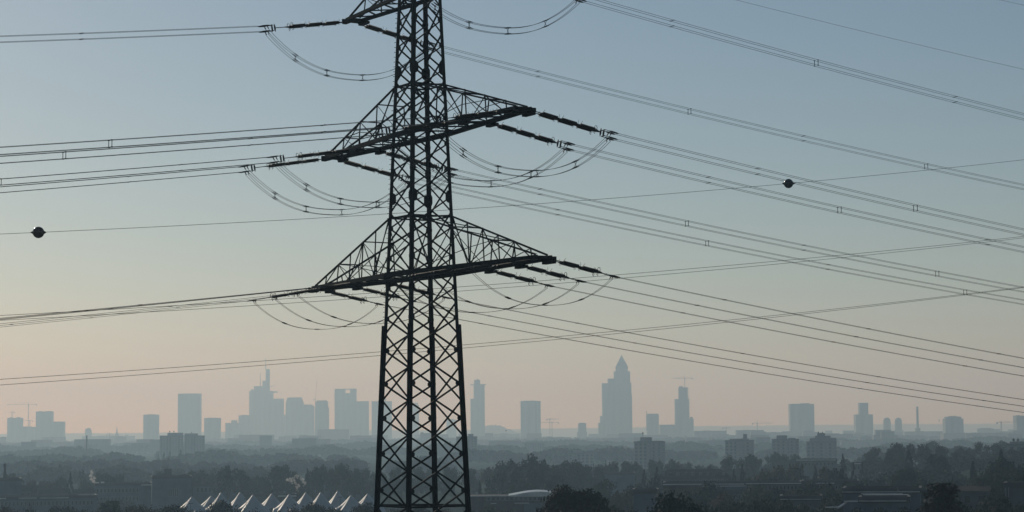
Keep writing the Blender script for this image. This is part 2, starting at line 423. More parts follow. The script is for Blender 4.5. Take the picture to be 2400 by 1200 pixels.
def make_string(kind, length):
    """prototype along +X from the arm pin at the origin"""
    n = 3 if kind == 'q' else 2
    root = bpy.data.objects.new('insulator_string', None); COL.objects.link(root); root.empty_display_size = 0.3
    BASE[root.name] = Vector((0, 0, 0))
    gap = 0.2; x0 = 0.5; rl = 1.28 if kind == 'q' else 1.3; pitch = rl + 0.1
    mb = MB()
    for y in (-gap, gap):
        mb.bar((-0.05, y * 0.7, 0), (x0 + 0.03, y, 0), 0.035, 0.05)
    mb.build('link_rod', M['galv'], root)
    for u in range(n):
        for y in (-gap, gap):
            o = bpy.data.objects.new('insulator_rod', RODS[kind]); COL.objects.link(o); o.parent = root
            o.location = (x0 + u * pitch, y, 0)
            h = MB()
            xa, xb = x0 + u * pitch + 0.02, x0 + u * pitch + rl - 0.02
            for xx, sg in ((xa, 1), (xb, -1)):
                sy = 1 if y > 0 else -1
                h.tube([(xx, y, 0), (xx + 0.04 * sg, y + sy * 0.1, 0.13), (xx + 0.1 * sg, y + sy * 0.12, 0.24)], 0.011, 4)
                h.tube([(xx, y, 0), (xx + 0.06 * sg, y + sy * 0.04, -0.16), (xx + 0.16 * sg, y + sy * 0.04, -0.15)], 0.011, 4)
            tag(h.build('arcing_horn', M['galv'], root), kind='stuff')
    xe = x0 + n * pitch
    mb = MB()
    for u in range(1, n):
        m_ = MB(); m_.bar((x0 + u * pitch - 0.05, -gap - 0.06, 0), (x0 + u * pitch - 0.05, gap + 0.06, 0), 0.09, 0.05); m_.build('yoke_bar', M['galv'], root)
    mb.prism([(xe - 0.1, -gap - 0.07, 0), (xe - 0.1, gap + 0.07, 0), (xe + 0.22, 0.05, 0), (xe + 0.22, -0.05, 0)], (0, 0, -0.03), (0, 0, 0.03))
    mb.build('yoke_plate', M['galv'], root)
    ring = MB()
    for y in (-gap - 0.03, gap + 0.03):
        ring.tube([(xe - 0.2 + 0.1 * math.cos(a), y, 0.1 + 0.15 * math.sin(a)) for a in [i * math.pi / 6 - 0.6 for i in range(11)]], 0.015, 4)
        ring.tube([(xe - 0.24, y, 0), (xe - 0.3, y, -0.2), (xe - 0.2, y, -0.26)], 0.024, 4)
    tag(ring.build('grading_ring', M['galv'], root), kind='stuff')
    if kind == 'q':
        xf = length - 0.95
        mb = MB(); mb.bar((xe + 0.18, 0, 0), (xf, 0, 0), 0.05, 0.05); mb.build('tension_link', M['galv'], root)
        for dx in (0.0, 0.22):
            mb = MB(); mb.prism([(xf + dx, 0, -0.27), (xf + dx + 0.05, 0, -0.1), (xf + dx + 0.05, 0, 0.1), (xf + dx, 0, 0.27), (xf + dx - 0.05, 0, 0.1), (xf + dx - 0.05, 0, -0.1)], (0, -0.03, 0), (0, 0.03, 0)); mb.build('spreader_plate', M['galv'], root)
        for z in (-0.19, 0.19): mb = MB(); mb.bar((xf + 0.22, -0.21, z), (xf + 0.22, 0.21, z), 0.06, 0.04); mb.build('yoke_bar', M['galv'], root)
        for y in (-0.19, 0.19):
            for z in (-0.19, 0.19):
                mb = MB(); mb.bar((xf + 0.2, y, z), (length - 0.4, y, z), 0.025, 0.03); mb.tube([(length - 0.45, y, z), (length - 0.3, y, z), (length + 0.12, y, z), (length + 0.25, y, z)], [0.03, 0.055, 0.05, 0.02], 6)
                mb.bar((length - 0.25, y, z - 0.02), (length - 0.33, y, z - 0.22), 0.05, 0.05)
                mb.build('dead_end_clamp', M['galv'], root)
    else:
        xf = length - 0.75
        mb = MB(); mb.bar((xe + 0.18, 0, 0), (xf, 0, 0), 0.045, 0.05); mb.bar((xf, -0.13, 0), (xf, 0.13, 0), 0.07, 0.05); mb.build('tension_link', M['galv'], root)
        for y in (-0.12, 0.12):
            mb = MB(); mb.bar((xf, y, 0), (length - 0.4, y, 0), 0.025, 0.03); mb.tube([(length - 0.45, y, 0), (length - 0.3, y, 0), (length + 0.12, y, 0), (length + 0.25, y, 0)], [0.03, 0.05, 0.046, 0.02], 6)
            mb.bar((length - 0.25, y, -0.02), (length - 0.33, y, -0.18), 0.045, 0.045)
            mb.build('dead_end_clamp', M['galv'], root)
    return root
ARMN = {'low': 'lowest arm', 'mid': 'middle arm', 'top': 'top arm'}
SIDE = {-1: 'over the tents', 1: 'towards the pyramid-roofed skyscraper'}
DIRN = {1: 'apartment-block side', -1: 'tent side'}
def posn(arm, q):
    if arm == 'top': return 'at the tip'
    if arm == 'mid': return ('at the tip', 'halfway in')[q]
    return ('at the tip', 'second from the tip', 'third from the tip')[q]
protos = {}
SLOTS = [(arm, sd, q) for arm, nq in (('low', 3), ('mid', 2), ('top', 1)) for sd in (-1, 1) for q in range(nq)]
for sg in (1, -1):
    for arm, sd, q in SLOTS:
        kind = 'l' if arm == 'low' else 'q'
        l = SPAN[sg]['L110' if kind == 'l' else 'L380']
        if (kind, sg) not in protos: protos[(kind, sg)] = make_string(kind, l); o = protos[(kind, sg)]
        else: o = copy_tree(protos[(kind, sg)])
        X = (string_end(arm, sd, q, sg) - attach(arm, sd, q, sg)).normalized()
        Yv = Z.cross(X).normalized(); Zv = X.cross(Yv); p = attach(arm, sd, q, sg)
        o.matrix_world = Matrix(((X.x, Yv.x, Zv.x, p.x), (X.y, Yv.y, Zv.y, p.y), (X.z, Yv.z, Zv.z, p.z), (0, 0, 0, 1)))
        tag(o, f"{'slim' if kind == 'l' else 'heavy'} double insulator string, {ARMN[arm]} {posn(arm, q)}, {SIDE[sd]}, {DIRN[sg]}", 'insulator', 'insulator strings on the pylon')
def span_pt(P, sg, kind, s_):
    k = SPAN[sg]; return P + hdir(sg) * s_ - Z * (k['m'][kind] * s_ - k['c'] * s_ * s_ / 2)
OFF = {'q': [(-0.19, -0.19), (0.19, -0.19), (-0.19, 0.19), (0.19, 0.19)], 'l': [(-0.12, 0), (0.12, 0)]}
SS = [0, 1, 2, 4, 6, 8, 11, 14, 18, 22, 26, 30, 35, 40, 46, 53, 62, 75, 90, 110, 135, 165, 200]
for sg in (1, -1):
    h = hdir(sg); side_v = Z.cross(h)
    for arm, sd, q in SLOTS:
        kind = 'l' if arm == 'low' else 'q'
        P = string_end(arm, sd, q, sg); smax = 200 if sg > 0 else 150
        t = thing('conductor_bundle', f"{'twin' if kind == 'l' else 'four-wire'} overhead line, {ARMN[arm]} {posn(arm, q)}, {SIDE[sd]}, {DIRN[sg]}", 'power line', P, 'power lines strung from the pylon')
        for oy, oz in OFF[kind]:
            mb = MB(); mb.tube([span_pt(P + side_v * oy + Z * oz, sg, kind, s_) for s_ in SS if s_ <= smax], 0.0135 if kind == 'q' else 0.012, 5)
            mb.build('conductor', M['wire'], t, True)
        s0 = 6.0 + 7.5 * R.random(); k = 0
        while s0 < 90:
            c = span_pt(P, sg, kind, s0)
            for e in ((-0.19, 0.19) if kind == 'q' else (0,)):
                if kind == 'l': a, b = c - side_v * 0.12, c + side_v * 0.12
                elif k % 2: a, b = c + side_v * e - Z * 0.19, c + side_v * e + Z * 0.19
                else: a, b = c - side_v * 0.19 + Z * e, c + side_v * 0.19 + Z * e
                mb = MB(); mb.bar(a, b, 0.03, 0.03, h)
                for p in (a, b): mb.bar(p - h * 0.065, p + h * 0.065, 0.042, 0.042)
                mb.build('spacer', M['galv'], t)
            s0 += 11 + 4 * R.random(); k += 1
for arm, sd, q in SLOTS:                                 # jumper loops under the arms
    kind = 'l' if arm == 'low' else 'q'
    A = string_end(arm, sd, q, -1) - (string_end(arm, sd, q, -1) - attach(arm, sd, q, -1)).normalized() * 0.3
    B = string_end(arm, sd, q, 1) - (string_end(arm, sd, q, 1) - attach(arm, sd, q, 1)).normalized() * 0.3
    A = A - Z * 0.2; B = B - Z * 0.2
    ch = B - A; hh = Vector((ch.x, ch.y, 0)).normalized(); sv = Z.cross(hh); sag = 1.72 if kind == 'l' else 2.55
    sag *= 1 + 0.06 * (R.random() - 0.5)
    def jp(t, oy, oz):
        k = 1 - abs(2 * t - 1) ** 2.35
        return A + ch * t + sv * oy * (1 - 0.35 * k) + Z * (oz - sag * k)
    t = thing('jumper_loop', f"{'thin' if kind == 'l' else 'four-wire'} slack jumper loop, {ARMN[arm]} {posn(arm, q)}, {SIDE[sd]}", 'cable', (A + B) / 2, 'jumper loops under the cross arms')
    for oy, oz in OFF[kind]:
        mb = MB(); mb.tube([jp(k / 28, oy, oz) for k in range(29)], 0.0145 if kind == 'q' else 0.013, 5); mb.build('conductor', M['wire'], t, True)
    for tt in ((0.17, 0.36, 0.58, 0.8) if kind == 'q' else (0.24, 0.5, 0.77)):
        mb = MB()
        if kind == 'q':
            f_ = [jp(tt, oy, oz) for oy, oz in OFF['q']]
            mb.bar(f_[0], f_[3], 0.022, 0.022); mb.bar(f_[1], f_[2], 0.022, 0.022)
            for (oy, oz), p in zip(OFF['q'], f_): mb.bar(jp(tt - 0.012, oy, oz), jp(tt + 0.012, oy, oz), 0.05, 0.05)
        else:
            mb.bar(jp(tt, -0.12, 0), jp(tt, 0.12, 0), 0.03, 0.03)
            for oy in (-0.12, 0.12): mb.bar(jp(tt - 0.015, oy, 0), jp(tt + 0.015, oy, 0), 0.055, 0.055)
        mb.build('spacer', M['galv'], t)
for sd in (-1, 1):                                       # earth wires from the head
    P = tp(sd * 3.2, 0, zp + 0.1) if sd > 0 else tp(-0.3, 0, CZ + 34.2)
    for sg in (1, -1):
        mb = MB(); mb.tube([P + hdir(sg) * s_ - Z * ((0.1 if sd > 0 else 0.128) * s_ - 0.00035 * s_ * s_) for s_ in SS if s_ <= 150], 0.011, 5)
        o = mb.build('earth_wire', M['wire'], None, True)
        tag(o, f"single thin earth wire above the top arm, {SIDE[sd]}, {DIRN[sg]}", 'power line', 'earth wires from the pylon head')

# ---------------------------------------------------------------- the second line crossing behind, with warning balls
def cdepth(px): 
    t = (px - 90) / (1848 - 90); return 1 / ((1 / 184) * (1 - t) + (1 / 226) * t)
CW = [([(0, 548.5), (90, 545), (905, 502), (1065, 490), (1848, 431), (2400, 374)], 0, 'single crossing wire carrying two round warning balls'),
      ([(0, 740), (400, 716), (1080, 673), (2000, 595), (2400, 554)], -3, 'upper crossing wire below the ball wire, the higher of its pair'),
      ([(0, 750), (400, 729), (1090, 682), (2000, 600), (2400, 558)], 3, 'upper crossing wire below the ball wire, the lower of its pair'),
      ([(0, 889), (400, 862), (885, 827), (1090, 806), (2000, 720), (2400, 672)], -3, 'lowest crossing wire just above the skyline, the higher of its pair'),
      ([(0, 902), (400, 874), (1090, 815), (2000, 723), (2400, 674)], 3, 'lowest crossing wire just above the skyline, the lower of its pair')]
ballfit = None
for pts, dy, lab in CW:
    W3 = [at(x, y, cdepth(x) + dy) for x, y in pts]
    a = np.array([p.x for p in W3]); pz = np.polyfit(a, np.array([p.z for p in W3]), 2); py = np.polyfit(a, np.array([p.y for p in W3]), 1)
    if ballfit is None: ballfit = (pz, py)
    X0, X1 = a[0] - 60, a[-1] + 45
    mb = MB(); mb.tube([(x, np.polyval(py, x), np.polyval(pz, x)) for x in np.linspace(X0, X1, 40)], 0.021, 5)
    tag(mb.build('crossing_wire', M['wire'], None, True), lab, 'power line', 'wires of the crossing line')
for px, mt, lab in ((90, 'ball_red', 'dark reddish warning ball on the crossing wire, over the building cranes'), (1848, 'ball_blue', 'dark bluish warning ball on the crossing wire, over the apartment blocks')):
    D = cdepth(px); x = at(px, 545 if px < 100 else 431, D).x; c = Vector((x, np.polyval(ballfit[1], x), np.polyval(ballfit[0], x)))
    t = thing('warning_ball', lab, 'marker ball', c, 'warning balls on the crossing wire')
    prof = [(0.5 * math.sin(a), -0.5 * math.cos(a)) for a in [math.pi * (0.03 + 0.94 * k / 20) for k in range(21)]]
    mb = MB(); mb.lathe(prof, 'x', 28, c); mb.build('shell', M[mt], t, True)
    mb = MB(); mb.lathe([(0.506, -0.02), (0.506, 0.02)], 'z', 28, c); mb.build('seam_flange', M[mt], t)
    for s_ in (-1, 1):
        mb = MB(); mb.lathe([(0.2, 0.42 * s_), (0.13, 0.5 * s_), (0.09, 0.58 * s_), (0.03, 0.67 * s_)], 'x', 14, c); mb.build('cable_collar', M['galv'], t, True)

# ---------------------------------------------------------------- skyline
def block(name, label, cat, x0, x1, ytop, D, depth, m='glass_tower', steps=(), group=None, roof=True, wallname='wall', ang=0.0):
    """building whose front spans photo columns x0..x1 at distance D, with its roof at row ytop"""
    a, b = at(x0, ytop, D), at(x1, ytop, D)
    cx = (a.x + b.x) / 2; g = gz(cx, D); zt_ = (a.z + b.z) / 2
    t = thing(name, label, cat, (cx, D + depth / 2, g), group)
    mb = MB(); mb.box(a.x, b.x, D, D + depth, g - 1.0, zt_); mb.build(wallname, M[m], t)
    if roof and depth > 8:
        w = (b.x - a.x); mb = MB(); e = 0.25
        for (p, q, r_, s_) in ((a.x - e, b.x + e, D - e, D + 0.3), (a.x - e, b.x + e, D + depth - 0.3, D + depth + e), (a.x - e, a.x + 0.3, D + 0.31, D + depth - 0.31), (b.x - 0.3, b.x + e, D + 0.31, D + depth - 0.31)):
            mb.box(p, q, r_, s_, zt_ - 0.2, zt_ + 0.9)
        mb.build('parapet', M['roofplant'], t)
    if D < 3500: t.rotation_euler.z = -math.atan2(cx, D) * 1.1
    for k, st in enumerate(steps):
        sx0, sx1, sy = st[:3]; nm = st[3] if len(st) > 3 else 'upper_block'; mm = st[4] if len(st) > 4 else m
        p, q = at(sx0, sy, D), at(sx1, sy, D)
        dd = min(depth * 0.35, max(0.6, (q.x - p.x)) * 0.5) if nm != 'mast' else max(0.4, (q.x - p.x)) * 0.5
        yc = D + depth / 2 + 0.13 * k
        base = g - 1 if nm == 'wing' else zt_ - 0.5
        if nm == 'wing': yc = D + depth * 0.55; dd = depth * 0.38 - 0.2 * k
        mb = MB(); mb.box(p.x, q.x, yc - dd, yc + dd, base, (p.z + q.z) / 2); mb.build(nm, M[mm], t)
    return t
def pt(px, py, D, dy=0.0):
    p = at(px, py, D); p.y += dy; return p
TWR = 'skyscrapers of the city'
block('office_tower', 'stepped tower block under construction below a small crane', 'skyscraper', 17, 48, 980, 6900, 40, steps=[(20, 26, 978, 'roof_plant'), (36, 44, 977.5, 'roof_plant')], group=TWR)
block('office_block', 'wide lower block joined to the crane-topped tower', 'building', 48.6, 78, 1001, 6905, 40, steps=[(52, 70, 999.5, 'roof_plant')], group=TWR)
block('office_tower', 'plain flat-topped tower right beside the tall construction crane', 'skyscraper', 84, 120, 965, 6700, 36, steps=[(88, 95, 963.5, 'roof_plant'), (106, 118, 963.5, 'roof_plant')], group=TWR)
block('office_tower', 'shorter plain tower attached to a flat-topped one near the tall crane', 'skyscraper', 121, 148, 989, 6720, 34, steps=[(124, 140, 988, 'roof_plant')], group=TWR)
block('long_hall', 'long low faint hall beneath the domed tower and spire', 'building', 192, 309, 1023, 7200, 60, 'stone_tower', steps=[(225, 240, 1021.5, 'roof_plant'), (290, 296, 1019, 'roof_plant')])
block('office_tower', 'isolated slab tower between the church spire and a tall dark slab', 'skyscraper', 336, 369, 972.5, 6500, 34, steps=[(344, 360, 971, 'roof_plant')], group=TWR)
block('office_tower', 'broad plain dark slab tower standing alone, taller than its neighbours', 'skyscraper', 417, 468, 923, 7200, 45, steps=[(420, 466, 922.3, 'roof_plant')], group=TWR)
block('office_tower', 'short squarish tower just beside the broad plain slab', 'skyscraper', 478.5, 514, 980.5, 6600, 40, steps=[(486, 506, 979, 'roof_plant')], group=TWR)
block('office_tower', 'low stepped block with a rooftop box at the foot of the antenna tower', 'skyscraper', 528, 558.5, 992, 7400, 40, steps=[(541, 554, 985, 'roof_plant')], group=TWR)
block('office_tower', 'mid-height block against the flank of the twin-antenna skyscraper', 'skyscraper', 559, 583.5, 974, 7600, 40, steps=[(565, 576, 972.5, 'roof_plant')], group=TWR)
t = block('office_tower', 'tallest stepped skyscraper with a needle antenna on its slim crown', 'skyscraper', 584, 637, 917, 8130, 60, steps=[(586, 592, 912), (594, 613.5, 905), (613.5, 621, 892), (621, 630, 864.5, 'crown'), (634, 648, 920)], group=TWR)
mb = MB(); mb.tube([pt(620.5, 866, 8130, 30), pt(620.5, 836, 8130, 30)], [1.8, 0.7], 6); mb.build('antenna', M['galv'], t)
mb = MB(); mb.tube([pt(608, 906, 8130, 30), pt(608, 874, 8130, 30)], [1.9, 1.0], 6); mb.build('antenna', M['galv'], t)
mb = MB(); mb.bar(pt(631, 907, 8130, 20), pt(645, 902, 8130, 20), 1.5, 1.5); mb.build('roof_crane', M['crane'], t)
block('office_tower', 'flat tower tucked against the needle-antenna skyscraper', 'skyscraper', 637.5, 663, 935, 8000, 40, group=TWR)
block('office_tower', 'narrow low infill block beside the chamfer-topped tower', 'skyscraper', 663.5, 669.5, 973, 8050, 30, group=TWR)
# chamfer-topped tower
a, b = at(669.5, 945, 7700), at(710, 945, 7700); zt1 = at(690, 931.5, 7700).z
t = thing('office_tower', 'tower with chamfered roof shoulders next to the needle-antenna skyscraper', 'skyscraper', ((a.x + b.x) / 2, 7720, 0), TWR)
mb = MB(); mb.box(a.x, b.x, 7700, 7742, -1, a.z); mb.build('wall', M['glass_tower'], t)
c1, c2 = at(674, 931.5, 7700).x, at(705, 931.5, 7700).x
mb = MB(); mb.prism([(a.x, 7700.3, a.z), (b.x, 7700.3, a.z), (c2, 7700.3, zt1), (c1, 7700.3, zt1)], (0, 0, 0), (0, 41, 0)); mb.build('roof', M['glass_tower'], t)
block('office_tower', 'slim tower with one stepped shoulder below the luffing crane', 'skyscraper', 710.5, 735, 952, 7650, 34, steps=[(712, 731, 948)], group=TWR)
block('office_tower', 'dark round-shouldered tower under the raised crane boom', 'skyscraper', 738, 769.5, 956, 7100, 34, steps=[(738.5, 767.5, 941), (742, 765, 938.5)], group=TWR)
block('office_block', 'long low faint block in front of the notched twin towers', 'building', 744, 815, 1007.5, 5600, 40, 'stone_tower', steps=[(760, 790, 1006, 'roof_plant')])
# tower with an opening under its roof
x0, x1 = at(784, 911, 7500).x, at(834, 911, 7500).x; h0, h1 = at(808, 911, 7500).x, at(820.5, 911, 7500).x
z0, z1, z2 = at(809, 921.5, 7500).z, at(809, 913, 7500).z, at(809, 911, 7500).z
t = thing('office_tower', 'wide tower with a gap cut through just under its roof', 'skyscraper', ((x0 + x1) / 2, 7520, 0), TWR)
mb = MB(); mb.box(x0, x1, 7500, 7540, -1, z0); mb.build('wall', M['glass_tower'], t)
mb = MB(); mb.box(x0 + 0.2, h0, 7500.2, 7539.8, z0, z2); mb.box(h1, x1 - 0.2, 7500.2, 7539.8, z0, z2); mb.box(h0, h1, 7500.4, 7539.6, z1, z2 - 0.3); mb.build('roof_storey', M['glass_tower'], t)
block('office_tower', 'lower twin attached to the tower with the roof gap', 'skyscraper', 834.6, 863, 941, 7480, 40, group=TWR)
block('office_tower', 'flat tower half hidden behind the pylon, beside the roof-gap pair', 'skyscraper', 871, 917, 941, 7300, 40, steps=[(886, 898, 938, 'roof_plant'), (901, 904, 934, 'roof_plant')], group=TWR)
block('office_tower', 'slim tower seen through the middle of the pylon lattice', 'skyscraper', 965, 981, 950, 7600, 30, steps=[(966, 979, 944)], group=TWR)
block('office_block', 'low block seen through the pylon lattice', 'building', 985, 1022, 1016, 4500, 30, 'stone_tower', steps=[(985.5, 992, 1013)])
block('office_tower', 'short tower seen between the pylon legs', 'skyscraper', 1046, 1069, 984, 7600, 32, steps=[(1050, 1064, 982)], group=TWR)
t = block('office_tower', 'slender tower with a brim-like platform near its top', 'skyscraper', 1110, 1135.5, 901, 6900, 34, steps=[(1111, 1125, 890, 'crown'), (1118, 1119.5, 887, 'mast'), (1102.5, 1111, 934.5, 'wing')], group=TWR)
a, b = at(1102, 901, 6900), at(1139, 901, 6900); mb = MB(); mb.box(a.x, b.x, 6902, 6930, a.z - 2.2, a.z + 0.3); mb.build('platform', M['roofplant'], t)
t = block('office_tower', 'plain square slab tower with one vertical groove, beside paired cranes', 'skyscraper', 1220, 1267, 940.5, 6300, 40, steps=[(1228, 1258, 939, 'roof_plant'), (1247, 1248, 936, 'mast')], group=TWR)
a, b = at(1254, 945, 6300), at(1258, 945, 6300); mb = MB(); mb.box(a.x, b.x, 6299.2, 6301, 0, a.z); mb.build('facade_groove', M['window'], t)
block('office_tower', 'small faint tower between the paired cranes and the pyramid-roofed skyscraper', 'skyscraper', 1355.5, 1374, 993, 6200, 26, 'stone_tower', steps=[(1358, 1372, 991), (1353, 1376, 1012, 'wing')], group=TWR)
# pyramid-roofed skyscraper
D = 6443; ax = at(1457.8, 831, D)
t = thing('office_tower', 'tall skyscraper with a pointed pyramid roof and stepped flank', 'skyscraper', (ax.x, D + 28, 0), TWR)
def hb(x0, x1, yt, y0, y1, nm='wall', zb=-1):
    p, q = at(x0, yt, D), at(x1, yt, D); mb = MB(); mb.box(p.x, q.x, D + y0, D + y1, zb, p.z); return mb.build(nm, M['stone_tower'], t)
sh = hb(1440, 1477, 870, 6, 54, 'shaft')
hb(1439, 1480, 897, 7, 53, 'lower_shaft'); hb(1439, 1481.5, 925, 8, 52, 'lower_shaft')
mb = MB(); p, q = at(1444, 861, D), at(1473, 861, D); mb.lathe([((q.x - p.x) / 2, at(1458, 872, D).z), ((q.x - p.x) / 2, p.z)], 'z', 20, (ax.x, D + 30, 0)); mb.build('drum', M['stone_tower'], t)
mb = MB(); r_ = (q.x - p.x) / 2 * 1.03; k = [(ax.x + r_ * i, D + 30 + r_ * j, p.z) for i, j in ((-1, -1), (1, -1), (1, 1), (-1, 1))] + [(ax.x, D + 30, ax.z)]
mb.add(k, [(0, 1, 4), (1, 2, 4), (2, 3, 4), (3, 0, 4), (3, 2, 1, 0)]); mb.build('pyramid_roof', M['roofplant'], t)
block('office_tower', 'flat tower stepping up against the pyramid-roofed skyscraper', 'skyscraper', 1411.5, 1425, 899, 6380, 40, steps=[(1425, 1441, 887, 'wing'), (1407, 1411.6, 975, 'wing'), (1403, 1407.1, 991, 'wing')], group=TWR)
t = block('office_tower', 'small block tower with a side mast beyond the pyramid-roofed skyscraper', 'skyscraper', 1517, 1544, 972, 6300, 30, steps=[(1519, 1542, 969.5)], group=TWR)
mb = MB(); mb.tube([pt(1515.5, 1010, 6300), pt(1515.5, 963, 6300)], 1.1, 5); mb.build('mast', M['galv'], t)
# tower under construction
block('office_block', 'long flat hall at the foot of the unfinished tower', 'building', 1547, 1582.5, 996, 6000, 60, 'stone_tower')
t = block('office_tower', 'unfinished skyscraper with ragged edges and a crane on its top', 'skyscraper', 1583, 1615, 936, 6100, 40, steps=[(1591.5, 1612, 908), (1593, 1601, 905), (1615, 1626, 981, 'wing'), (1619, 1624, 977, 'wing')], group=TWR)
mb = MB()
for k in range(24):
    for xx in (1582.6, 1590.9 if k > 12 else 1615.4, 1613):
        yy = 910 + k * 5.5
        if yy < 936 and xx < 1585 or (yy < 934 and xx > 1614): continue
        p = at(xx, yy, 6100); mb.box(p.x - 1.6, p.x + 1.6, 6098.5, 6104, p.z - 1.1, p.z + 1.1)
mb.build('scaffold_ledges', M['crane'], t)
block('office_tower', 'broad slab tower standing over the apartment blocks', 'skyscraper', 1852, 1908, 947.5, 5900, 40, steps=[(1860, 1872, 946, 'roof_plant'), (1878, 1898, 945, 'roof_plant')], group=TWR)
block('office_tower', 'two-tier tower with a narrower upper half beside domed twins', 'skyscraper', 2006, 2046, 972, 5900, 40, steps=[(2015.5, 2036, 944)], group=TWR)
for x0, x1, lab in ((2070, 2087.5, 'round-topped twin tower beside the two-tier tower'), (2097, 2114, 'round-topped twin tower nearer the tall chimney')):
    D = 6400; a, b = at(x0, 988, D), at(x1, 988, D); r_ = (b.x - a.x) / 2; cx = (a.x + b.x) / 2
    t = thing('domed_tower', lab, 'skyscraper', (cx, D, 0), TWR)
    mb = MB(); mb.lathe([(r_, -1), (r_, a.z)], 'z', 18, (cx, D, 0)); mb.build('wall', M['stone_tower'], t)
    mb = MB(); mb.lathe([(r_, 0), (r_ * 0.9, r_ * 0.5), (r_ * 0.65, r_ * 0.85), (r_ * 0.3, r_ * 1.02), (0.2, r_ * 1.08)], 'z', 18, (cx, D, a.z)); mb.build('dome', M['roofplant'], t)
    mb = MB(); mb.box(cx - r_ * 1.15, cx + r_ * 1.15, D - r_, D + r_ * 0.9, -1, at(x0, 1008, D).z); mb.build('podium', M['stone_tower'], t)
block('office_tower', 'squat tower with a notched roof and mast near the far jib crane', 'skyscraper', 2216, 2258, 982, 5200, 36, steps=[(2219, 2254, 976.5), (2228, 2244, 975, 'roof_plant'), (2204, 2205.5, 988, 'mast')], group=TWR)
block('office_tower', 'tower at the end of the long faint slab beyond the jib crane', 'skyscraper', 2383, 2432, 975, 4800, 36, steps=[(2386, 2394, 973, 'roof_plant')], group=TWR)
block('office_block', 'very long faint flat-roofed slab in front of the squat notched tower', 'building', 2212, 2382, 1016, 4600, 40, 'stone_tower')
# domed tower and church spire far off
D = 7300; a, b = at(199, 1010, D), at(215, 1010, D); cx = (a.x + b.x) / 2; r_ = (b.x - a.x) / 2
t = thing('domed_tower', 'faint squat domed tower near the brick chimney and long hall', 'tower', (cx, D, 0))
mb = MB(); mb.lathe([(r_, -1), (r_, a.z)], 'z', 16, (cx, D, 0)); mb.build('wall', M['stone_tower'], t)
mb = MB(); mb.lathe([(r_, 0), (r_ * 0.85, r_ * 0.5), (r_ * 0.5, r_ * 0.8), (0.3, r_ * 0.9)], 'z', 16, (cx, D, a.z)); mb.build('dome', M['roofplant'], t)
a = at(274, 1019, D - 60)
t = thing('church_spire', 'faint pointed church spire above the long hall', 'church', (a.x, D - 60, 0))
mb = MB(); mb.box(a.x - 6, a.x + 6, D - 66, D - 54, -1, a.z); mb.build('bell_tower', M['stone_tower'], t)
mb = MB(); mb.lathe([(6.4, a.z), (5.2, a.z + 3), (2.6, a.z + 9), (2.2, a.z + 13), (0.15, at(274, 998, D - 60).z)], 'z', 8, (a.x, D - 60, 0)); mb.build('spire', M['roofplant'], t)
def chimney(px, wpx, ytop, D, lab, foot=None):
    p = at(px, ytop, D); w = wpx * D / FPX / 2; g = gz(p.x, D)
    t = thing('chimney_stack', lab, 'chimney', (p.x, D, g))
    mb = MB(); mb.lathe([(w * 1.15, g - 1), (w, p.z - 2), (w, p.z)], 'z', 14, (p.x, D, 0)); mb.build('shaft', M['brick'], t, True)
    mb = MB(); mb.lathe([(w * 1.12, p.z - 1.6), (w * 1.12, p.z - 0.6)], 'z', 14, (p.x, D, 0)); mb.build('rim', M['concrete'], t)
    if foot: mb = MB(); q = at(px, foot, D); mb.box(p.x - w * 2, p.x + w * 2, D - w * 2, D + w * 2, g - 1, q.z); mb.build('plinth', M['concrete'], t)
chimney(203.3, 3.6, 1020.5, 2600, 'thin dark chimney standing in the woods below the domed tower')
chimney(2149.8, 5.2, 953, 5600, 'tall pale chimney stack beside the round-topped twin towers', 1003)
def crane(px, ymast, ybase, D, j0, j1, yj, lab, luff=None):
    b, tpt = at(px, ybase, D), at(px, ymast, D); g = gz(b.x, D)
    t = thing('tower_crane', lab, 'crane', (b.x, D, b.z), 'tower cranes over the city'); w = 0.9; x, zb, zt_ = b.x, b.z - 1, at(px, yj, D).z
    mb = MB()
    for i in (-1, 1):
        for j in (-1, 1): mb.bar((x + i * w, D + j * w, zb), (x + i * w, D + j * w, zt_), 0.5, 0.5)
    k = 0; zz = zb
    while zz < zt_ - 3:
        mb.bar((x - w, D - w, zz), (x + w, D - w, zz + 3), 0.3, 0.3); mb.bar((x + w, D + w, zz), (x - w, D + w, zz + 3), 0.3, 0.3); zz += 3
    mb.build('mast', M['crane'], t)
    mb = MB(); mb.box(x - 1.3, x + 1.3, D - 1.6, D + 1.3, zt_ - 1.4, zt_ + 1.2); mb.build('cab', M['crane'], t)
    if luff is None:
        e0, e1 = at(j0, yj, D), at(j1, yj, D); mb = MB()
        mb.bar((x, D, zt_ + 1), (x, D, tpt.z), 0.8, 0.8); mb.build('apex', M['crane'], t)
        for nm, e in (('jib', e0), ('counter_jib', e1)):
            mb = MB(); mb.bar((x, D, zt_), (e.x, D, zt_ + 0.5), 1.0, 0.5); mb.bar((x, D, zt_ + 1.6), (e.x, D, zt_ + 1.2), 0.5, 0.5); mb.bar((x, D, tpt.z), (x + (e.x - x) * 0.7, D, zt_ + 1.3), 0.35, 0.35); mb.build(nm, M['crane'], t)
        sh_ = e0 if abs(e0.x - x) < abs(e1.x - x) else e1
        mb = MB(); mb.box(sh_.x - 1.6, sh_.x + 1.6, D - 1, D + 1, zt_ - 2.5, zt_ + 0.8); mb.build('counterweight', M['concrete'], t)
    else:
        e = at(luff[0], luff[1], D); mb = MB(); mb.bar((x, D, zt_), (e.x, D, e.z), 1.1, 1.0); mb.build('jib', M['crane'], t)
        mb = MB(); mb.bar((x, D, zt_), (x - 7, D, zt_ + 1), 1.6, 1.4); mb.bar((x - 6, D, zt_), (x - 6, D, zt_ - 3), 2.2, 2.2); mb.build('counter_jib', M['crane'], t)
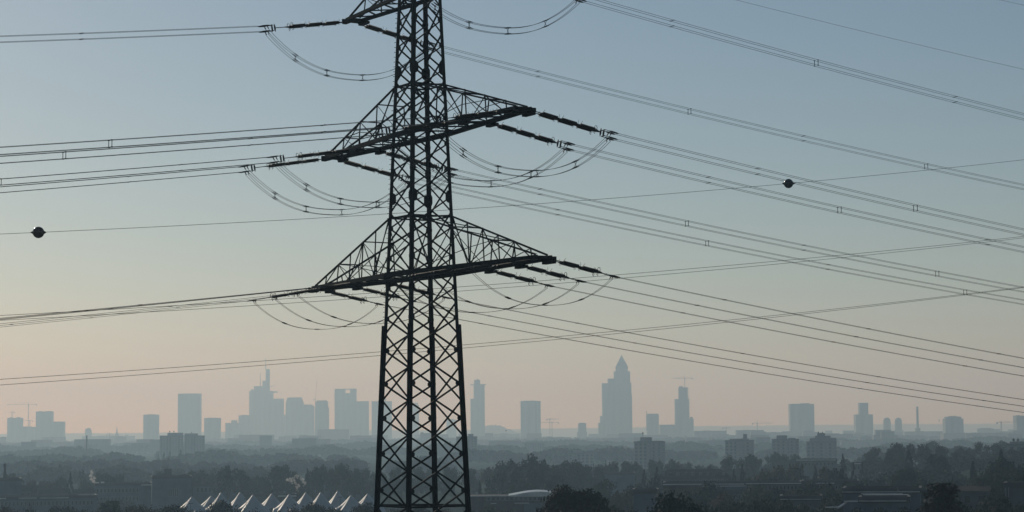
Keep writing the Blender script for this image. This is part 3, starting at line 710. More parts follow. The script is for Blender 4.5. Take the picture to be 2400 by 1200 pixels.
crane(66.5, 942, 1001, 6890, 17, 86, 948.5, 'tall crane with long jib on the wide lower block')
crane(28, 962, 980, 6895, 20, 33, 966.5, 'small crane on top of the stepped tower block')
crane(70, 984, 1001, 6880, 54, 77, 986.5, 'low crane beside the mast of the taller one')
crane(257, 1014, 1032, 6000, 250, 266, 1020, 'tiny faint crane in front of the long hall')
crane(739, 936, 942, 7090, 0, 0, 936, 'crane with a steeply raised boom on the round-shouldered tower', luff=(743, 891))
crane(1289, 980, 1020, 6100, 1310, 1282, 983, 'taller of the paired cranes beside the grooved slab tower')
crane(1294, 989, 1022, 6050, 1268, 1309, 991, 'lower of the paired cranes beside the grooved slab tower')
crane(1605, 882, 908, 6112, 1574, 1622, 887, 'crane perched on the unfinished skyscraper')
crane(1775, 985, 1010, 5900, 1812, 1764, 992.5, 'crane among the faint low roofs behind the apartment blocks')
crane(1702, 1001, 1012, 6200, 1694, 1712, 1003.5, 'tiny crane behind the faint low roofs')
crane(2347, 986, 1016, 4700, 2382, 2337, 990.5, 'crane on the very long faint slab')
LOWB = 'faint low blocks at the city edge'
for x0, x1, y, D, lab in ((1627, 1703, 1010.5, 5200, 'faint flat low block at the foot of the unfinished skyscraper'), (1726, 1790, 1009, 5000, 'faint flat low block under the lone jib crane'),
                          (1791, 1850, 1014, 5100, 'faint low block touching the broad slab tower'), (1306, 1333, 1026, 4700, 'faint low block beside the paired cranes'), (1376, 1403, 1027, 5000, 'faint low block left of the pyramid-roofed skyscraper'),
                          (1935, 2000, 1018.5, 4300, 'faint low block between broad slab and two-tier tower'), (2048, 2104, 1021, 4000, 'faint low block below the round-topped twins'), (2120, 2210, 1012, 5400, 'faint low block around the tall chimney'),
                          (820, 868, 1022, 4800, 'faint low block under the roof-gap twins'), (560, 640, 1020, 5200, 'faint low block under the needle-antenna skyscraper'), (1150, 1218, 1018, 6500, 'faint low terrace below the wooded hill'),
                          (1640, 1700, 1034, 3300, 'hazy low block beside the stepped apartment block'), (1775, 1808, 1027, 3000, 'hazy block peeking between two apartment blocks'), (700, 742, 1025, 4600, 'faint low block below the luffing crane'), (0, 10, 1025, 5200, 'faint low block at the foot of the crane-topped tower'), (100, 150, 1025, 5600, 'faint low block below the plain flat-topped tower')):
    block('low_block', lab, 'building', x0, x1, y, D, 24, R.choice(['stone_tower', 'concrete', 'glass_tower']), steps=[(x0 + (x1 - x0) * 0.3, x0 + (x1 - x0) * 0.5, y - 1.5, 'roof_plant')], group=LOWB)
# domed hall by the paired cranes
D = 4600; a, b = at(1273, 1030, D), at(1302, 1030, D); cx = (a.x + b.x) / 2; r_ = (b.x - a.x) / 2
t = thing('domed_hall', 'low faint domed hall under the paired cranes', 'building', (cx, D, 0)); mb = MB(); mb.lathe([(r_, -1), (r_, a.z)], 'z', 20, (cx, D, 0)); mb.build('wall', M['stone_tower'], t)
mb = MB(); mb.lathe([(r_, 0), (r_ * 0.8, 3.2), (r_ * 0.45, 5.6), (0.3, 6.6)], 'z', 20, (cx, D, a.z)); mb.build('dome', M['roofplant'], t, True)

# ---------------------------------------------------------------- hazy apartment blocks
def apartments(label, x0, x1, ytop, D, depth, steps, bays, group='apartment blocks in the haze', m='concrete', mast=()):
    t = block('apartment_block', label, 'building', x0, x1, ytop, D, depth, m, (), group, True)
    a, b = at(x0, ytop, D), at(x1, ytop, D); g = gz((a.x + b.x) / 2, D)
    for k, (sx0, sx1, sy) in enumerate(steps):
        p, q = at(sx0, sy, D), at(sx1, sy, D); mb = MB(); mb.box(p.x, q.x, D + 1.2 + 0.7 * k, D + depth - 1.5 - 0.6 * k, a.z - 0.6, p.z); mb.build('roof_storey', M[m], t)
    for mx, my in mast:
        p = at(mx, my, D); mb = MB(); mb.tube([(p.x, D + depth / 2, a.z), (p.x, D + depth / 2, p.z)], [0.28, 0.16], 6); mb.box(p.x - 0.6, p.x + 0.6, D + depth / 2 - 0.2, D + depth / 2 + 0.2, p.z - 1.8, p.z - 0.6); mb.build('roof_antenna', M['galv'], t)
    nf = int((a.z - g) / 2.9)
    for k in range(nf):
        z = a.z - 1.6 - k * 2.9
        mb = MB()
        for (bx0, bx1) in bays:
            p, q = at(bx0, 1030, D), at(bx1, 1030, D); mb.box(p.x, q.x, D - 1.25, D - 0.01, z - 0.55, z + 0.5)
        tag(mb.build('balcony_row', M['balcony'], t), kind='stuff')
        mb = MB(); n_ = max(3, int((b.x - a.x) / 3.4)); st = (b.x - a.x) / n_
        for i in range(n_): mb.box(a.x + st * (i + 0.22), a.x + st * (i + 0.78), D - 0.06, D + 0.1, z + 0.15 - 1.2, z + 1.25 - 0.4)
        tag(mb.build('window_row', M['window'], t), kind='stuff')
    return t
apartments('stepped apartment block with a bent roof antenna, below the small block tower', 1488, 1560, 1037, 1750, 16, [(1496, 1556, 1033.5), (1502, 1529, 1025)], [(1517, 1526), (1535, 1545), (1550, 1558)], mast=[(1508, 1012)])
apartments('apartment block with a stair tower rising from its stepped roof', 1702, 1769, 1034, 1850, 16, [(1713, 1757, 1028.5), (1744, 1753, 1017.5)], [(1728, 1738), (1744, 1751), (1758, 1766)])
apartments('apartment block with a low wide roof storey, below the broad slab tower', 1812, 1875, 1031, 1880, 16, [(1823, 1847, 1020.5), (1850, 1867, 1026.5)], [(1829, 1837), (1843, 1850), (1860, 1868)])
apartments('ziggurat-like apartment block crowned with several roof antennas', 1894, 1964, 1037, 1820, 18, [(1902, 1963.5, 1027), (1914, 1950, 1021.5), (1919, 1937, 1015)], [(1915, 1923), (1935, 1945), (1952, 1960)], mast=[(1922, 1011), (1931, 1011.5), (1927, 1013)])
apartments('grey apartment slab in the left woods with a raised half and antennas', 372, 427, 1022.5, 2700, 18, [(390, 426.5, 1014.5)], [(380, 388), (400, 412)], mast=[(395, 1009), (405, 1009)])
apartments('grey apartment slab beside its raised-half neighbour in the woods', 429.5, 477, 1022.5, 2720, 18, [(430, 461, 1016)], [(436, 446), (458, 470)], mast=[(446, 1012)])
apartments('apartment tower partly hidden behind a pylon leg', 1069, 1118, 1025, 2400, 18, [(1097, 1109, 1017)], [(1075, 1084), (1096, 1106)])
apartments('hazy wide block with small roof box below the grooved slab tower', 1230, 1276, 1040, 3000, 20, [(1246, 1260, 1035)], [(1236, 1246)], 'apartment blocks in the haze')
apartments('hazy low block with a stepped roof and twin masts behind the big trees', 1333, 1392, 1063.5, 2000, 18, [(1344, 1366, 1056)], [(1340, 1350)], mast=[(1354, 1050), (1360, 1051)])
apartments('hazy long block with one roof box at the foot of the antenna apartments', 1417, 1487, 1058.5, 2250, 20, [(1441, 1451, 1053.5)], [(1425, 1440), (1462, 1478)], mast=[(1449, 1044)])
apartments('dark apartment block with rooftop antennas beyond the wooded ridge', 2356, 2440, 1044, 1150, 16, [(2376, 2436, 1035)], [(2362, 2368), (2384, 2392)], mast=[(2384, 1026), (2394, 1026)])

# ---------------------------------------------------------------- halls, offices and houses at the foot of the hill
def windows(t, x0, x1, rows, n, D, w=0.6, dz=1.5, m='window', nm='window'):
    """each window a pane set into a frame, as sub-part"""
    for yr in rows:
        a, b = at(x0, yr, D), at(x1, yr, D); st = (b.x - a.x) / n
        for i in range(n):
            cx = a.x + st * (i + 0.5); hw = st * w / 2
            mb = MB(); e = 0.09
            for p in ((cx - hw, cx + hw, dz / 2, dz / 2 + e), (cx - hw, cx + hw, -dz / 2 - e, -dz / 2), (cx - hw - e, cx - hw, -dz / 2 - e, dz / 2 + e), (cx + hw, cx + hw + e, -dz / 2 - e, dz / 2 + e)):
                mb.box(p[0], p[1], D - 0.12, D + 0.05, a.z + p[2], a.z + p[3])
            f_ = mb.build(nm, M['frame'], t)
            mb = MB(); mb.box(cx - hw, cx + hw, D - 0.05, D + 0.04, a.z - dz / 2, a.z + dz / 2); mb.build('pane', M[m], f_)
def edge(t, x0, x1, y, D, h=0.35, dy=0.4, nm='roof_edge', m='metalroof'):
    a, b = at(x0, y, D), at(x1, y, D); mb = MB(); mb.box(a.x, b.x, D - dy, D + 0.6, a.z - h / 2, a.z + h / 2); mb.build(nm, M[m], t)
t = block('office_building', 'long office building with two rows of windows beside the sign-topped block', 'building', 214, 345, 1137, 930, 18, 'blueplaster')
windows(t, 216, 316, (1150, 1170), 12, 930, 0.55, 1.7); edge(t, 319, 349, 1137, 929, 0.5)
for k, (x0, x1, yt) in enumerate(((222, 230, 1130), (234, 242, 1129), (330, 334, 1131), (336, 340, 1127))):
    p, q = at(x0, yt, 936), at(x1, yt, 936); mb = MB(); mb.box(p.x, q.x, 936, 938, at(x0, 1137.5, 936).z - 0.5, p.z); mb.build('vent_box', M['metalroof' if k < 2 else 'roofplant'], t)
t = block('office_building', 'tall mostly blank office block carrying a dark box sign on its roof', 'building', 346, 438, 1121, 905, 22, 'blueplaster', steps=[(372, 376, 1117, 'vent_box', 'roofplant')])
windows(t, 383, 408, (1155,), 5, 905, 0.5, 3.2)
p, q = at(381.5, 1098, 912), at(398.5, 1113.5, 912)
mb = MB(); mb.box(p.x, q.x, 912, 915, q.z, p.z); mb.build('roof_sign', M['window'], t)
mb = MB()
for xx in (383, 390, 397): r_ = at(xx, 1113.5, 912); mb.box(r_.x - 0.12, r_.x + 0.12, 913, 913.3, at(xx, 1121.5, 912).z - 0.4, r_.z + 0.1)
mb.build('sign_legs', M['galv'], t)
mb = MB()
for k in range(13): r_ = at(408 + k * 2.4, 1114, 908); mb.box(r_.x - 0.07, r_.x + 0.07, 908, 908.2, at(408, 1121.5, 908).z - 0.4, r_.z)
a, b = at(407, 1114.5, 908), at(438, 1114.5, 908); mb.box(a.x, b.x, 907.9, 908.3, a.z - 0.12, a.z + 0.12); mb.build('roof_railing', M['galv'], t)
a = at(438.6, 1116, 904); mb = MB(); mb.tube([(a.x, 904, 0), (a.x, 904, a.z)], 0.35, 8); mb.build('drain_pipe', M['roofplant'], t)
t = block('long_shed', 'long low office wing with a pale roof edge in front of the gabled houses', 'building', -60, 212, 1167.5, 800, 16, 'blueplaster')
windows(t, -10, 205, (1181,), 24, 800, 0.5, 1.6); edge(t, -60, 3, 1168.5, 799.4); edge(t, 32, 72, 1168, 799.4); edge(t, 80, 146, 1167.6, 799.4, 0.3)
mb = MB()
for x0, x1, yt in ((91, 106, 1163.5), (109, 121, 1164), (128, 132, 1163.5), (140, 145, 1163), (155, 162, 1164), (172, 178, 1164.5)):
    p, q = at(x0, yt, 804), at(x1, yt, 804); mb.box(p.x, q.x, 804, 806, at(x0, 1168, 804).z - 0.3, p.z)
mb.build('roof_vents', M['metalroof'], t)
t = block('small_pavilion', 'small yellowish pavilion with two bright roof slabs beside the long wing', 'building', 184, 210, 1166, 812, 10, 'plaster'); edge(t, 181, 210, 1165, 811, 0.5); edge(t, 182, 210, 1161, 816, 0.4)
def house(label, x0, x1, yeave, yridge, D, depth, m='plaster', group='gabled houses'):
    a, b = at(x0, yeave, D), at(x1, yeave, D); g = gz((a.x + b.x) / 2, D); zr = at(x0, yridge, D).z
    t = thing('gabled_house', label, 'house', ((a.x + b.x) / 2, D + depth / 2, g), group)
    mb = MB(); mb.box(a.x, b.x, D, D + depth, g - 1, a.z); mb.build('wall', M[m], t)
    t.rotation_euler.z = -math.atan2((a.x + b.x) / 2, D) * 1.1
    e = 0.4; mb = MB(); mb.prism([(a.x - e, D - e, a.z - 0.1), (a.x - e, D + depth / 2, zr), (a.x - e, D + depth + e, a.z - 0.1)], (0, 0, 0), (b.x - a.x + 2 * e, 0, 0)); rf = mb.build('roof', M['tile'], t)
    mb = MB(); cx = a.x + (b.x - a.x) * 0.7; mb.box(cx - 0.4, cx + 0.4, D + depth / 2 - 0.35, D + depth / 2 + 0.35, zr - 1.0, zr + 0.9); mb.build('chimney', M['brick'], rf)
    w = (b.x - a.x); n_ = max(2, int(w / 3.5))
    for i in range(n_):
        cx = a.x + w * (i + 0.5) / n_; mb = MB(); mb.box(cx - 0.55, cx + 0.55, D - 0.05, D + 0.05, a.z - 2.4, a.z - 1.1); mb.build('window', M['window'], t)
    return t
house('dark gabled house row behind the long wing, beside the pointed conifer', 83, 152, 1160, 1146, 900, 12)
house('dark gabled house between the conifer and the office building', 168, 213, 1161, 1147, 905, 12)
house('house with a flat-looking roof below the roof mast', 40, 66, 1150, 1138, 880, 10)
t = block('factory_block', 'dark blocky factory with a tall antenna mast on its roof', 'building', -50, 34, 1127, 860, 20, 'blueplaster', steps=[(12, 19, 1119, 'vent_box', 'roofplant'), (20, 40, 1125, 'upper_block')])
p = at(4, 1086, 865); mb = MB(); mb.tube([(p.x, 866, at(4, 1128, 865).z), (p.x, 866, at(4, 1105, 865).z), (p.x, 866, p.z)], [0.9, 0.5, 0.35], 8); mb.tube([(p.x, 866, at(4, 1095, 865).z), (p.x, 866, at(4, 1088, 865).z)], 0.6, 8); mb.build('antenna_mast', M['galv'], t)
t = block('long_hall', 'long flat hall with small roof lights behind the white tents', 'building', 440, 872, 1136.5, 1000, 20, 'blueplaster')
windows(t, 455, 700, (1148,), 26, 1000, 0.5, 2.2)
for k in range(8):
    x0 = 468 + 31 * k; edge(t, x0, x0 + 11, 1135.4, 1001, 0.7, 0.1, 'roof_light')
t = block('low_annex', 'low annex with a bright flat roof between the tents and the long hall', 'building', 560, 690, 1163, 860, 10, 'plaster'); edge(t, 647, 690, 1163, 859, 0.5)
# domed-roof hall
D = 640; t = block('arched_hall', 'pavilion with a shallow pale arched roof and a band of windows', 'building', 1096, 1292, 1163.5, D, 22, 'brick', roof=False)
windows(t, 1140, 1280, (1169.5,), 13, D, 0.68, 1.0)
a, b = at(1192, 1161.5, D), at(1330, 1161.5, D); zr = at(1250, 1152, D).z; mb = MB(); N = 22; pr_ = []
for k in range(N + 1):
    s_ = k / N; pr_.append((a.x + (b.x - a.x) * s_, D - 0.8, a.z + (zr - a.z) * math.sin(math.pi * s_) ** 1.25))
pr_ = pr_ + [(b.x, D - 0.8, a.z - 0.35), (a.x, D - 0.8, a.z - 0.35)]
mb.prism(pr_, (0, 0, 0), (0, 20, 0)); mb.build('arched_roof', M['metalroof'], t)
edge(t, 1096, 1192, 1163, D - 0.2, 0.3); edge(t, 1150, 1163, 1180, D - 1.0, 0.25); edge(t, 1205, 1240, 1179.5, D - 1.2, 0.25)
t = block('garage_block', 'blue-grey garage block below the arched pavilion', 'building', 1228, 1272, 1181, D - 8, 6, 'blueplaster')
t = block('long_hall', 'long dim hall with a flat roof between the big trees and roof antennas', 'building', 1318, 1490, 1113, 980, 20, 'blueplaster'); windows(t, 1320, 1400, (1130,), 14, 980, 0.5, 2.4)
mb = MB()
for x, yt in ((1392, 1086), (1396, 1090), (1421, 1078), (1419, 1086), (1405, 1096)):
    p = at(x, yt, 985); mb.tube([(p.x, 986, at(x, 1114, 985).z), (p.x, 986, p.z)], 0.16, 5)
mb.build('roof_antenna', M['galv'], t)
# hipped slab
D = 850; a, b = at(1545, 1120, D), at(1716, 1120, D); zr = at(1620, 1100.5, D).z; g = gz((a.x + b.x) / 2, D)
t = thing('hipped_building', 'long dark building with a hipped tile roof beside the conifers', 'building', ((a.x + b.x) / 2, D + 7, g))
mb = MB(); mb.box(a.x, b.x, D, D + 14, g - 1, a.z); mb.build('wall', M['brick'], t)
mb = MB(); e = 0.5; k = 3.6; mb.add([(a.x - e, D - e, a.z - 0.1), (b.x + e, D - e, a.z - 0.1), (b.x + e, D + 14 + e, a.z - 0.1), (a.x - e, D + 14 + e, a.z - 0.1), (a.x + k, D + 7, zr), (b.x - k, D + 7, zr)], [(0, 1, 5, 4), (1, 2, 5), (2, 3, 4, 5), (3, 0, 4), (3, 2, 1, 0)])
t.rotation_euler.z = -0.1; rf = mb.build('roof', M['tile'], t); p = at(1667, 1093, D); mb = MB(); mb.box(p.x - 0.5, p.x + 0.5, D + 6.5, D + 7.5, zr - 0.8, p.z); mb.build('chimney', M['brick'], rf)
for k_ in range(9):
    cx = a.x + (b.x - a.x) * (k_ + 0.7) / 9.6; mb = MB(); mb.box(cx - 0.6, cx + 0.6, D + 1.2, D + 4, a.z + 0.7, a.z + 2.0); mb.build('dormer', M['plaster'], rf)
windows(t, 1552, 1712, (1130,), 17, D, 0.5, 1.5)
t = block('flat_building', 'long flat-roofed school-like building below the hipped roof', 'building', 1562, 1885, 1137, 620, 16, 'brick'); edge(t, 1562, 1752, 1136, 619.2, 0.3); edge(t, 1756, 1890, 1133.5, 618.8, 0.25)
windows(t, 1756, 1884, (1143.5,), 15, 620, 0.6, 1.1)
t = block('flat_building', 'blue-panelled wing of the flat-roofed building', 'building', 1648, 1752, 1140, 611, 7, 'blueplaster'); edge(t, 1648, 1752, 1154.5, 610.4, 0.25)
t = block('flat_building', 'low grey wing with a row of dark windows below the blue panels', 'building', 1644, 1760, 1157, 585, 10, 'plaster'); windows(t, 1648, 1756, (1165,), 9, 585, 0.45, 1.0); edge(t, 1662, 1710, 1172, 584.2, 0.2)
t = block('blue_shed', 'plain blue-grey shed wall behind the black round bush', 'building', 1488, 1545, 1155, 520, 10, 'blueplaster')
t = block('flat_building', 'flat-roofed block with a bright roof edge behind the conifer group', 'building', 1872, 1966, 1079.5, 1080, 14, 'plaster'); edge(t, 1872, 1964, 1078.6, 1079, 0.4); windows(t, 1880, 1960, (1088,), 9, 1080, 0.5, 1.6)
t = block('flat_building', 'flat-roofed block with a bright roof edge below the wooded ridge', 'building', 2000, 2083, 1088, 1000, 14, 'plaster'); edge(t, 2010, 2082, 1087, 999, 0.35); windows(t, 2006, 2078, (1097,), 8, 1000, 0.5, 1.6)
t = block('flat_building', 'dim block with a short bright ledge among the conifers', 'building', 2070, 2160, 1113.5, 820, 14, 'blueplaster'); edge(t, 2070, 2086, 1114.5, 819, 0.35)
t = block('flat_building', 'dark long flat block above the white-edged roofs', 'building', 1890, 2020, 1134, 600, 14, 'brick'); edge(t, 1905, 1966, 1133, 599.3, 0.22); windows(t, 1900, 2015, (1142,), 14, 600, 0.5, 1.0)
t = block('flat_building', 'low dark block with a thin pale roof line at the bush edge', 'building', 1838, 1932, 1171, 470, 10, 'plaster'); edge(t, 1838, 1932, 1170.5, 469.4, 0.12)
t = block('flat_building', 'bluish flat block in the trees below the wooded ridge', 'building', 2200, 2258, 1114, 760, 12, 'blueplaster'); edge(t, 2202, 2256, 1136, 640, 0.2)
house('gabled house with a pale gable trim beside the black cone-shaped tree', 2265, 2330, 1150, 1140, 430, 10)
t = block('white_house', 'house with two pale vertical wall strips at the trees', 'building', 2371, 2450, 1142, 420, 10, 'plaster')
for x0 in (2373, 2379.5):
    a, b = at(x0, 1143, 419.9), at(x0 + 3, 1172, 419.9); mb = MB(); mb.box(a.x, b.x, 419.7, 420.05, b.z, a.z); mb.build('wall_strip', M['frame'], t)
# flat roofs with bright metal edges
DR = 'flat-roofed sheds with bright metal edges'
t = block('metal_shed', 'highest of the white-edged flat sheds, with a steam vent', 'building', 1993, 2172, 1154, 420, 14, 'blueplaster', group=DR); edge(t, 1992, 2172, 1153.6, 419.4, 0.13); edge(t, 2040, 2136, 1157.5, 417.8, 0.12)
p, q = at(2042, 1157.5, 412), at(2140, 1157.5, 412)
t = block('metal_shed', 'middle white-edged flat shed with a stubby corner post', 'building', 2037, 2138, 1161, 408, 8, 'blueplaster', group=DR); edge(t, 2034, 2136, 1160.5, 407.4, 0.12); edge(t, 2133, 2138, 1170, 403.2, 0.45, 0.2, 'corner_post')
t = block('metal_shed', 'front white-edged flat shed with a sloping side trim', 'building', 2026, 2140, 1175.5, 396, 9, 'blueplaster', group=DR); edge(t, 2026, 2136, 1174.6, 395.4, 0.14); edge(t, 1988, 2028, 1175.5, 397, 0.12)
mb = MB(); mb.bar(at(1980, 1192, 394), at(1994, 1176, 398), 0.3, 0.25); mb.bar(at(1955, 1190, 393), at(1981, 1189, 394), 0.25, 0.2); mb.build('sloping_trim', M['metalroof'], t)

# ---------------------------------------------------------------- membrane tents
def tent(px, py, D, size, lab, rot):
    p = at(px, py, D); g = gz(p.x, D); H = p.z - g; low = 5.6
    t = thing('membrane_tent', lab, 'tent', (p.x, D, g), 'white peaked membrane tents')
    N, K = 40, 12; vs = []; fs = []
    for k in range(K + 1):
        s_ = k / K
        for i in range(N):
            a = 2 * math.pi * i / N
            ca = ((a - rot) % (math.pi / 2)) - math.pi / 4          # 0 at mid-edge... pi/4 at corners
            edge_r = size * (0.74 / math.cos(ca)) * (1 - 0.13 * math.cos(2 * ca) ** 2)
            r_ = 0.16 + (edge_r - 0.16) * s_
            sag = low + 2.8 * math.cos(2 * ca) ** 2
            z = g + sag + (H - sag) * (1 - s_) ** 1.45
            vs.append((p.x + r_ * math.cos(a), D + r_ * math.sin(a), z))
    for k in range(K):
        for i in range(N):
            i2 = (i + 1) % N; fs.append((k * N + i, (k + 1) * N + i, (k + 1) * N + i2, k * N + i2))
    mb = MB(); mb.add(vs, fs); o = mb.build('membrane', M['membrane'], t, True)
    sol = o.modifiers.new('thickness', 'SOLIDIFY'); sol.thickness = 0.05
    mb = MB(); mb.tube([(p.x, D, g), (p.x, D, p.z + 0.15)], 0.12, 8); mb.build('mast', M['galv'], t)
    for q in range(4):
        a = rot + q * math.pi / 2; r_ = size * 1.03; x, y = p.x + r_ * math.cos(a), D + r_ * math.sin(a)
        mb = MB(); mb.tube([(x, y, g - 0.2), (x, y, g + low + 0.05)], 0.08, 6); mb.build('corner_pole', M['galv'], t)
rot = math.radians(53); ORD = ['first', 'second', 'third', 'fourth', 'fifth', 'sixth']
for k, (px, py) in enumerate([(450, 1164), (518, 1154), (593, 1159.5), (678, 1158), (752, 1153), (823, 1160)]):
    tent(px, py, 770, 8.8, f'white peaked tent, {ORD[k]} from the sign-topped office in the front row', rot)
for k, (px, py) in enumerate([(495, 1162), (563, 1153), (637, 1156.5), (717, 1154), (792, 1150), (862, 1156.5)]):
    tent(px, py, 782 + 0.5 * k, 8.8, f'white peaked tent, {ORD[k]} from the sign-topped office in the rear row', rot)
def lamp_post(px, py, D, lab):
    p = at(px, py, D); g = gz(p.x, D); t = thing('lamp_post', lab, 'street lamp', (p.x, D, g), 'twin-arm lamp posts by the tents')
    mb = MB(); mb.tube([(p.x, D, g - 0.2), (p.x, D, p.z)], [0.12, 0.07], 8); mb.build('pole', M['galv'], t)
    for s_ in (-1, 1): mb = MB(); mb.box(p.x + s_ * 0.05, p.x + s_ * 0.75, D - 0.15, D + 0.15, p.z - 0.08, p.z + 0.1); mb.build('lamp_head', M['galv'], t)
lamp_post(447, 1180, 700, 'twin-arm lamp post in front of the sign-topped office block')
lamp_post(577, 1169.5, 720, 'twin-arm lamp post standing among the tents')
lamp_post(797, 1165, 730, 'twin-arm lamp post near the pylon foot')

# ---------------------------------------------------------------- steam and a bird
sm_m = bpy.data.materials.new('steam'); sm_m.use_nodes = True; n = sm_m.node_tree; n.nodes.clear()
pv2 = n.nodes.new('ShaderNodeVolumePrincipled'); no2 = n.nodes.new('ShaderNodeOutputMaterial'); n.links.new(pv2.outputs[0], no2.inputs['Volume'])
pv2.inputs['Color'].default_value = (1, 0.98, 0.96, 1); pv2.inputs['Density'].default_value = 0.4; pv2.inputs['Anisotropy'].default_value = 0.35
def steam(lab, puffs, D):
    p0 = at(*puffs[0][:2], D); bm = bmesh.new(); rr = random.Random(len(puffs)); pts = []
    for (xa, ya, ra), (xb, yb, rb) in zip(puffs, puffs[1:]):
        for k in range(6): q = k / 6; pts.append((xa + (xb - xa) * q, ya + (yb - ya) * q, ra + (rb - ra) * q))
    for px, py, rpx in pts:
        r_ = rpx * D / FPX * (0.6 + 0.5 * rr.random()); c = at(px + rpx * 2.4 * (rr.random() - 0.5), py + rpx * 2.4 * (rr.random() - 0.5), D) + Vector((0, rr.random() - 0.5, 0))
        res = bmesh.ops.create_icosphere(bm, subdivisions=2, radius=1)
        for v_ in res['verts']:
            q = v_.co.copy(); v_.co = c - p0 + q * r_ * (1 + 0.6 * noise.noise(q * 2.3 + c))
    me = bpy.data.meshes.new('steam_plume'); bm.to_mesh(me); bm.free(); me.materials.append(sm_m)
    o = bpy.data.objects.new('steam_plume', me); COL.objects.link(o); o.location = p0; tag(o, lab, 'steam')
steam('rising sunlit steam plume from the office building roof', [(218, 1126, 3.6), (216.5, 1120, 3.6), (215, 1114, 3.2), (213, 1108, 2.6), (211, 1101, 1.6)], 926)
steam('ragged sunlit steam puffs drifting above the tents', [(700, 1152, 1.6), (694, 1146, 2.2), (700, 1140, 3), (692, 1134, 3), (684, 1129, 3.4), (676, 1126, 3.8), (686, 1122, 2.2), (694, 1116, 2.4), (702, 1119, 3), (711, 1124, 3.4), (715, 1131, 3.2), (712, 1140, 1.6)], 840)
steam('thin wisp of steam from the highest white-edged shed', [(2110, 1152, 1.6), (2106, 1149, 1.3), (2103, 1145, 1.1), (2104, 1142.5, 0.8)], 415)
def bird(px, py, D, lab, roll):
    p = at(px, py, D); t = thing('bird', lab, 'bird', p)
    mb = MB(); mb.lathe([(0.005, -0.22), (0.05, -0.12), (0.07, 0), (0.045, 0.12), (0.035, 0.16), (0.005, 0.24)], 'x', 8, p); mb.build('body', M['bird'], t, True)
    for s_ in (-1, 1):
        mb = MB(); q = p + Vector((0, 0, 0.03)); tip = Vector((-0.14, s_ * 0.42, 0.2 + roll)); md = Vector((0.04, s_ * 0.2, 0.16))
        mb.prism([q + Vector((0.08, 0, 0)), q + md + Vector((0.06, 0, 0)), q + tip, q + md + Vector((-0.12, 0, 0)), q + Vector((-0.1, 0, 0))], (0, 0, -0.008), (0, 0, 0.008)); mb.build('wing', M['bird'], t)
bird(1186, 1010, 640, 'small dark bird flying before the hill by the slender tower', 0.05)
bird(1429, 587, 1300, 'tiny dark bird high in the open sky above the lowest arm strings', 0.1)

# ---------------------------------------------------------------- trees
def quads(P, Nn, size, rng):
    """leaf quads at points P facing roughly Nn"""
    n = len(P); Nn = Nn + rng.normal(0, 0.55, (n, 3)); Nn /= np.linalg.norm(Nn, axis=1, keepdims=True) + 1e-9
    a = np.cross(Nn, rng.normal(0, 1, (n, 3))); a /= np.linalg.norm(a, axis=1, keepdims=True) + 1e-9
    b = np.cross(Nn, a); s = size * (0.6 + 0.8 * rng.random((n, 1)))
    return np.stack([P - a * s * 0.6, P + b * s * 0.42, P + a * s * 0.6, P - b * s * 0.42], 1)
def crown_points(kind, nclump, per, rng):
    """points (unit height, unit width) and outward normals of a crown"""
    C, Rr = [], []
    if kind == 'conifer':
        for k in range(nclump):
            t = (k + rng.random()) / nclump; z = 0.1 + 0.88 * t
            rad = 0.5 * (1 - t) ** 0.85 * (0.75 + 0.4 * rng.random()) * (1 if k % 3 else 0.7); a = rng.random() * 6.283
            C.append((rad * math.cos(a), rad * math.sin(a), z - 0.04 * rad)); Rr.append(0.035 + 0.1 * (1 - t))
    elif kind == 'poplar':
        for k in range(nclump):
            t = rng.random(); z = 0.08 + 0.9 * t; rad = 0.5 * math.sin(math.pi * min(1, 0.12 + 0.86 * t)) ** 0.6 * rng.random() ** 0.5; a = rng.random() * 6.283
            C.append((rad * math.cos(a), rad * math.sin(a), z)); Rr.append(0.05)
    else:
        zc, zh, low = {'broad': (0.58, 0.42, 0.16), 'spread': (0.6, 0.4, 0.22), 'oval': (0.55, 0.46, 0.1), 'bush': (0.42, 0.56, 0.0), 'cone': (0.5, 0.5, 0.02)}[kind]
        nl = 7 if kind != 'bush' else 9                    # big limbs give the outline its lobes
        lob = [(rng.random() * 6.283, rng.random() * 1.5 - 0.35, 0.75 + 0.3 * rng.random()) for _ in range(nl)]
        for k in range(nclump):
            a, e, f = lob[k % nl]
            a += rng.normal(0, 0.5); e = max(-0.6, min(1.5, e + rng.normal(0, 0.4))); rr = f * (0.5 + 0.5 * rng.random() ** 0.5)
            x, y, z = rr * math.cos(e) * math.cos(a), rr * math.cos(e) * math.sin(a), rr * math.sin(e)
            zz = max(low, zc + zh * 0.92 * z)
            tw_ = 0.42
            if kind == 'cone': tw_ *= max(0.12, 1.15 - zz) ** 0.8
            C.append((tw_ * x, tw_ * y, zz)); Rr.append({'broad': 0.115, 'spread': 0.1, 'oval': 0.11, 'bush': 0.13, 'cone': 0.1}[kind] * (0.7 + 0.6 * rng.random()))
    C = np.array(C); Rr = np.array(Rr)
    idx = np.repeat(np.arange(len(C)), per); d = rng.normal(0, 1, (len(idx), 3)); d /= np.linalg.norm(d, axis=1, keepdims=True)
    r = rng.random((len(idx), 1)) ** 0.45
    sq = np.array([1, 1, 0.75])
    P = C[idx] + d * r * Rr[idx][:, None] * sq
    P[:, 2] = np.clip(P[:, 2], 0.015, 1.0)
    Nn = d * 0.6 + (P - np.array([0, 0, 0.45])) * 0.9
    return P, Nn, C
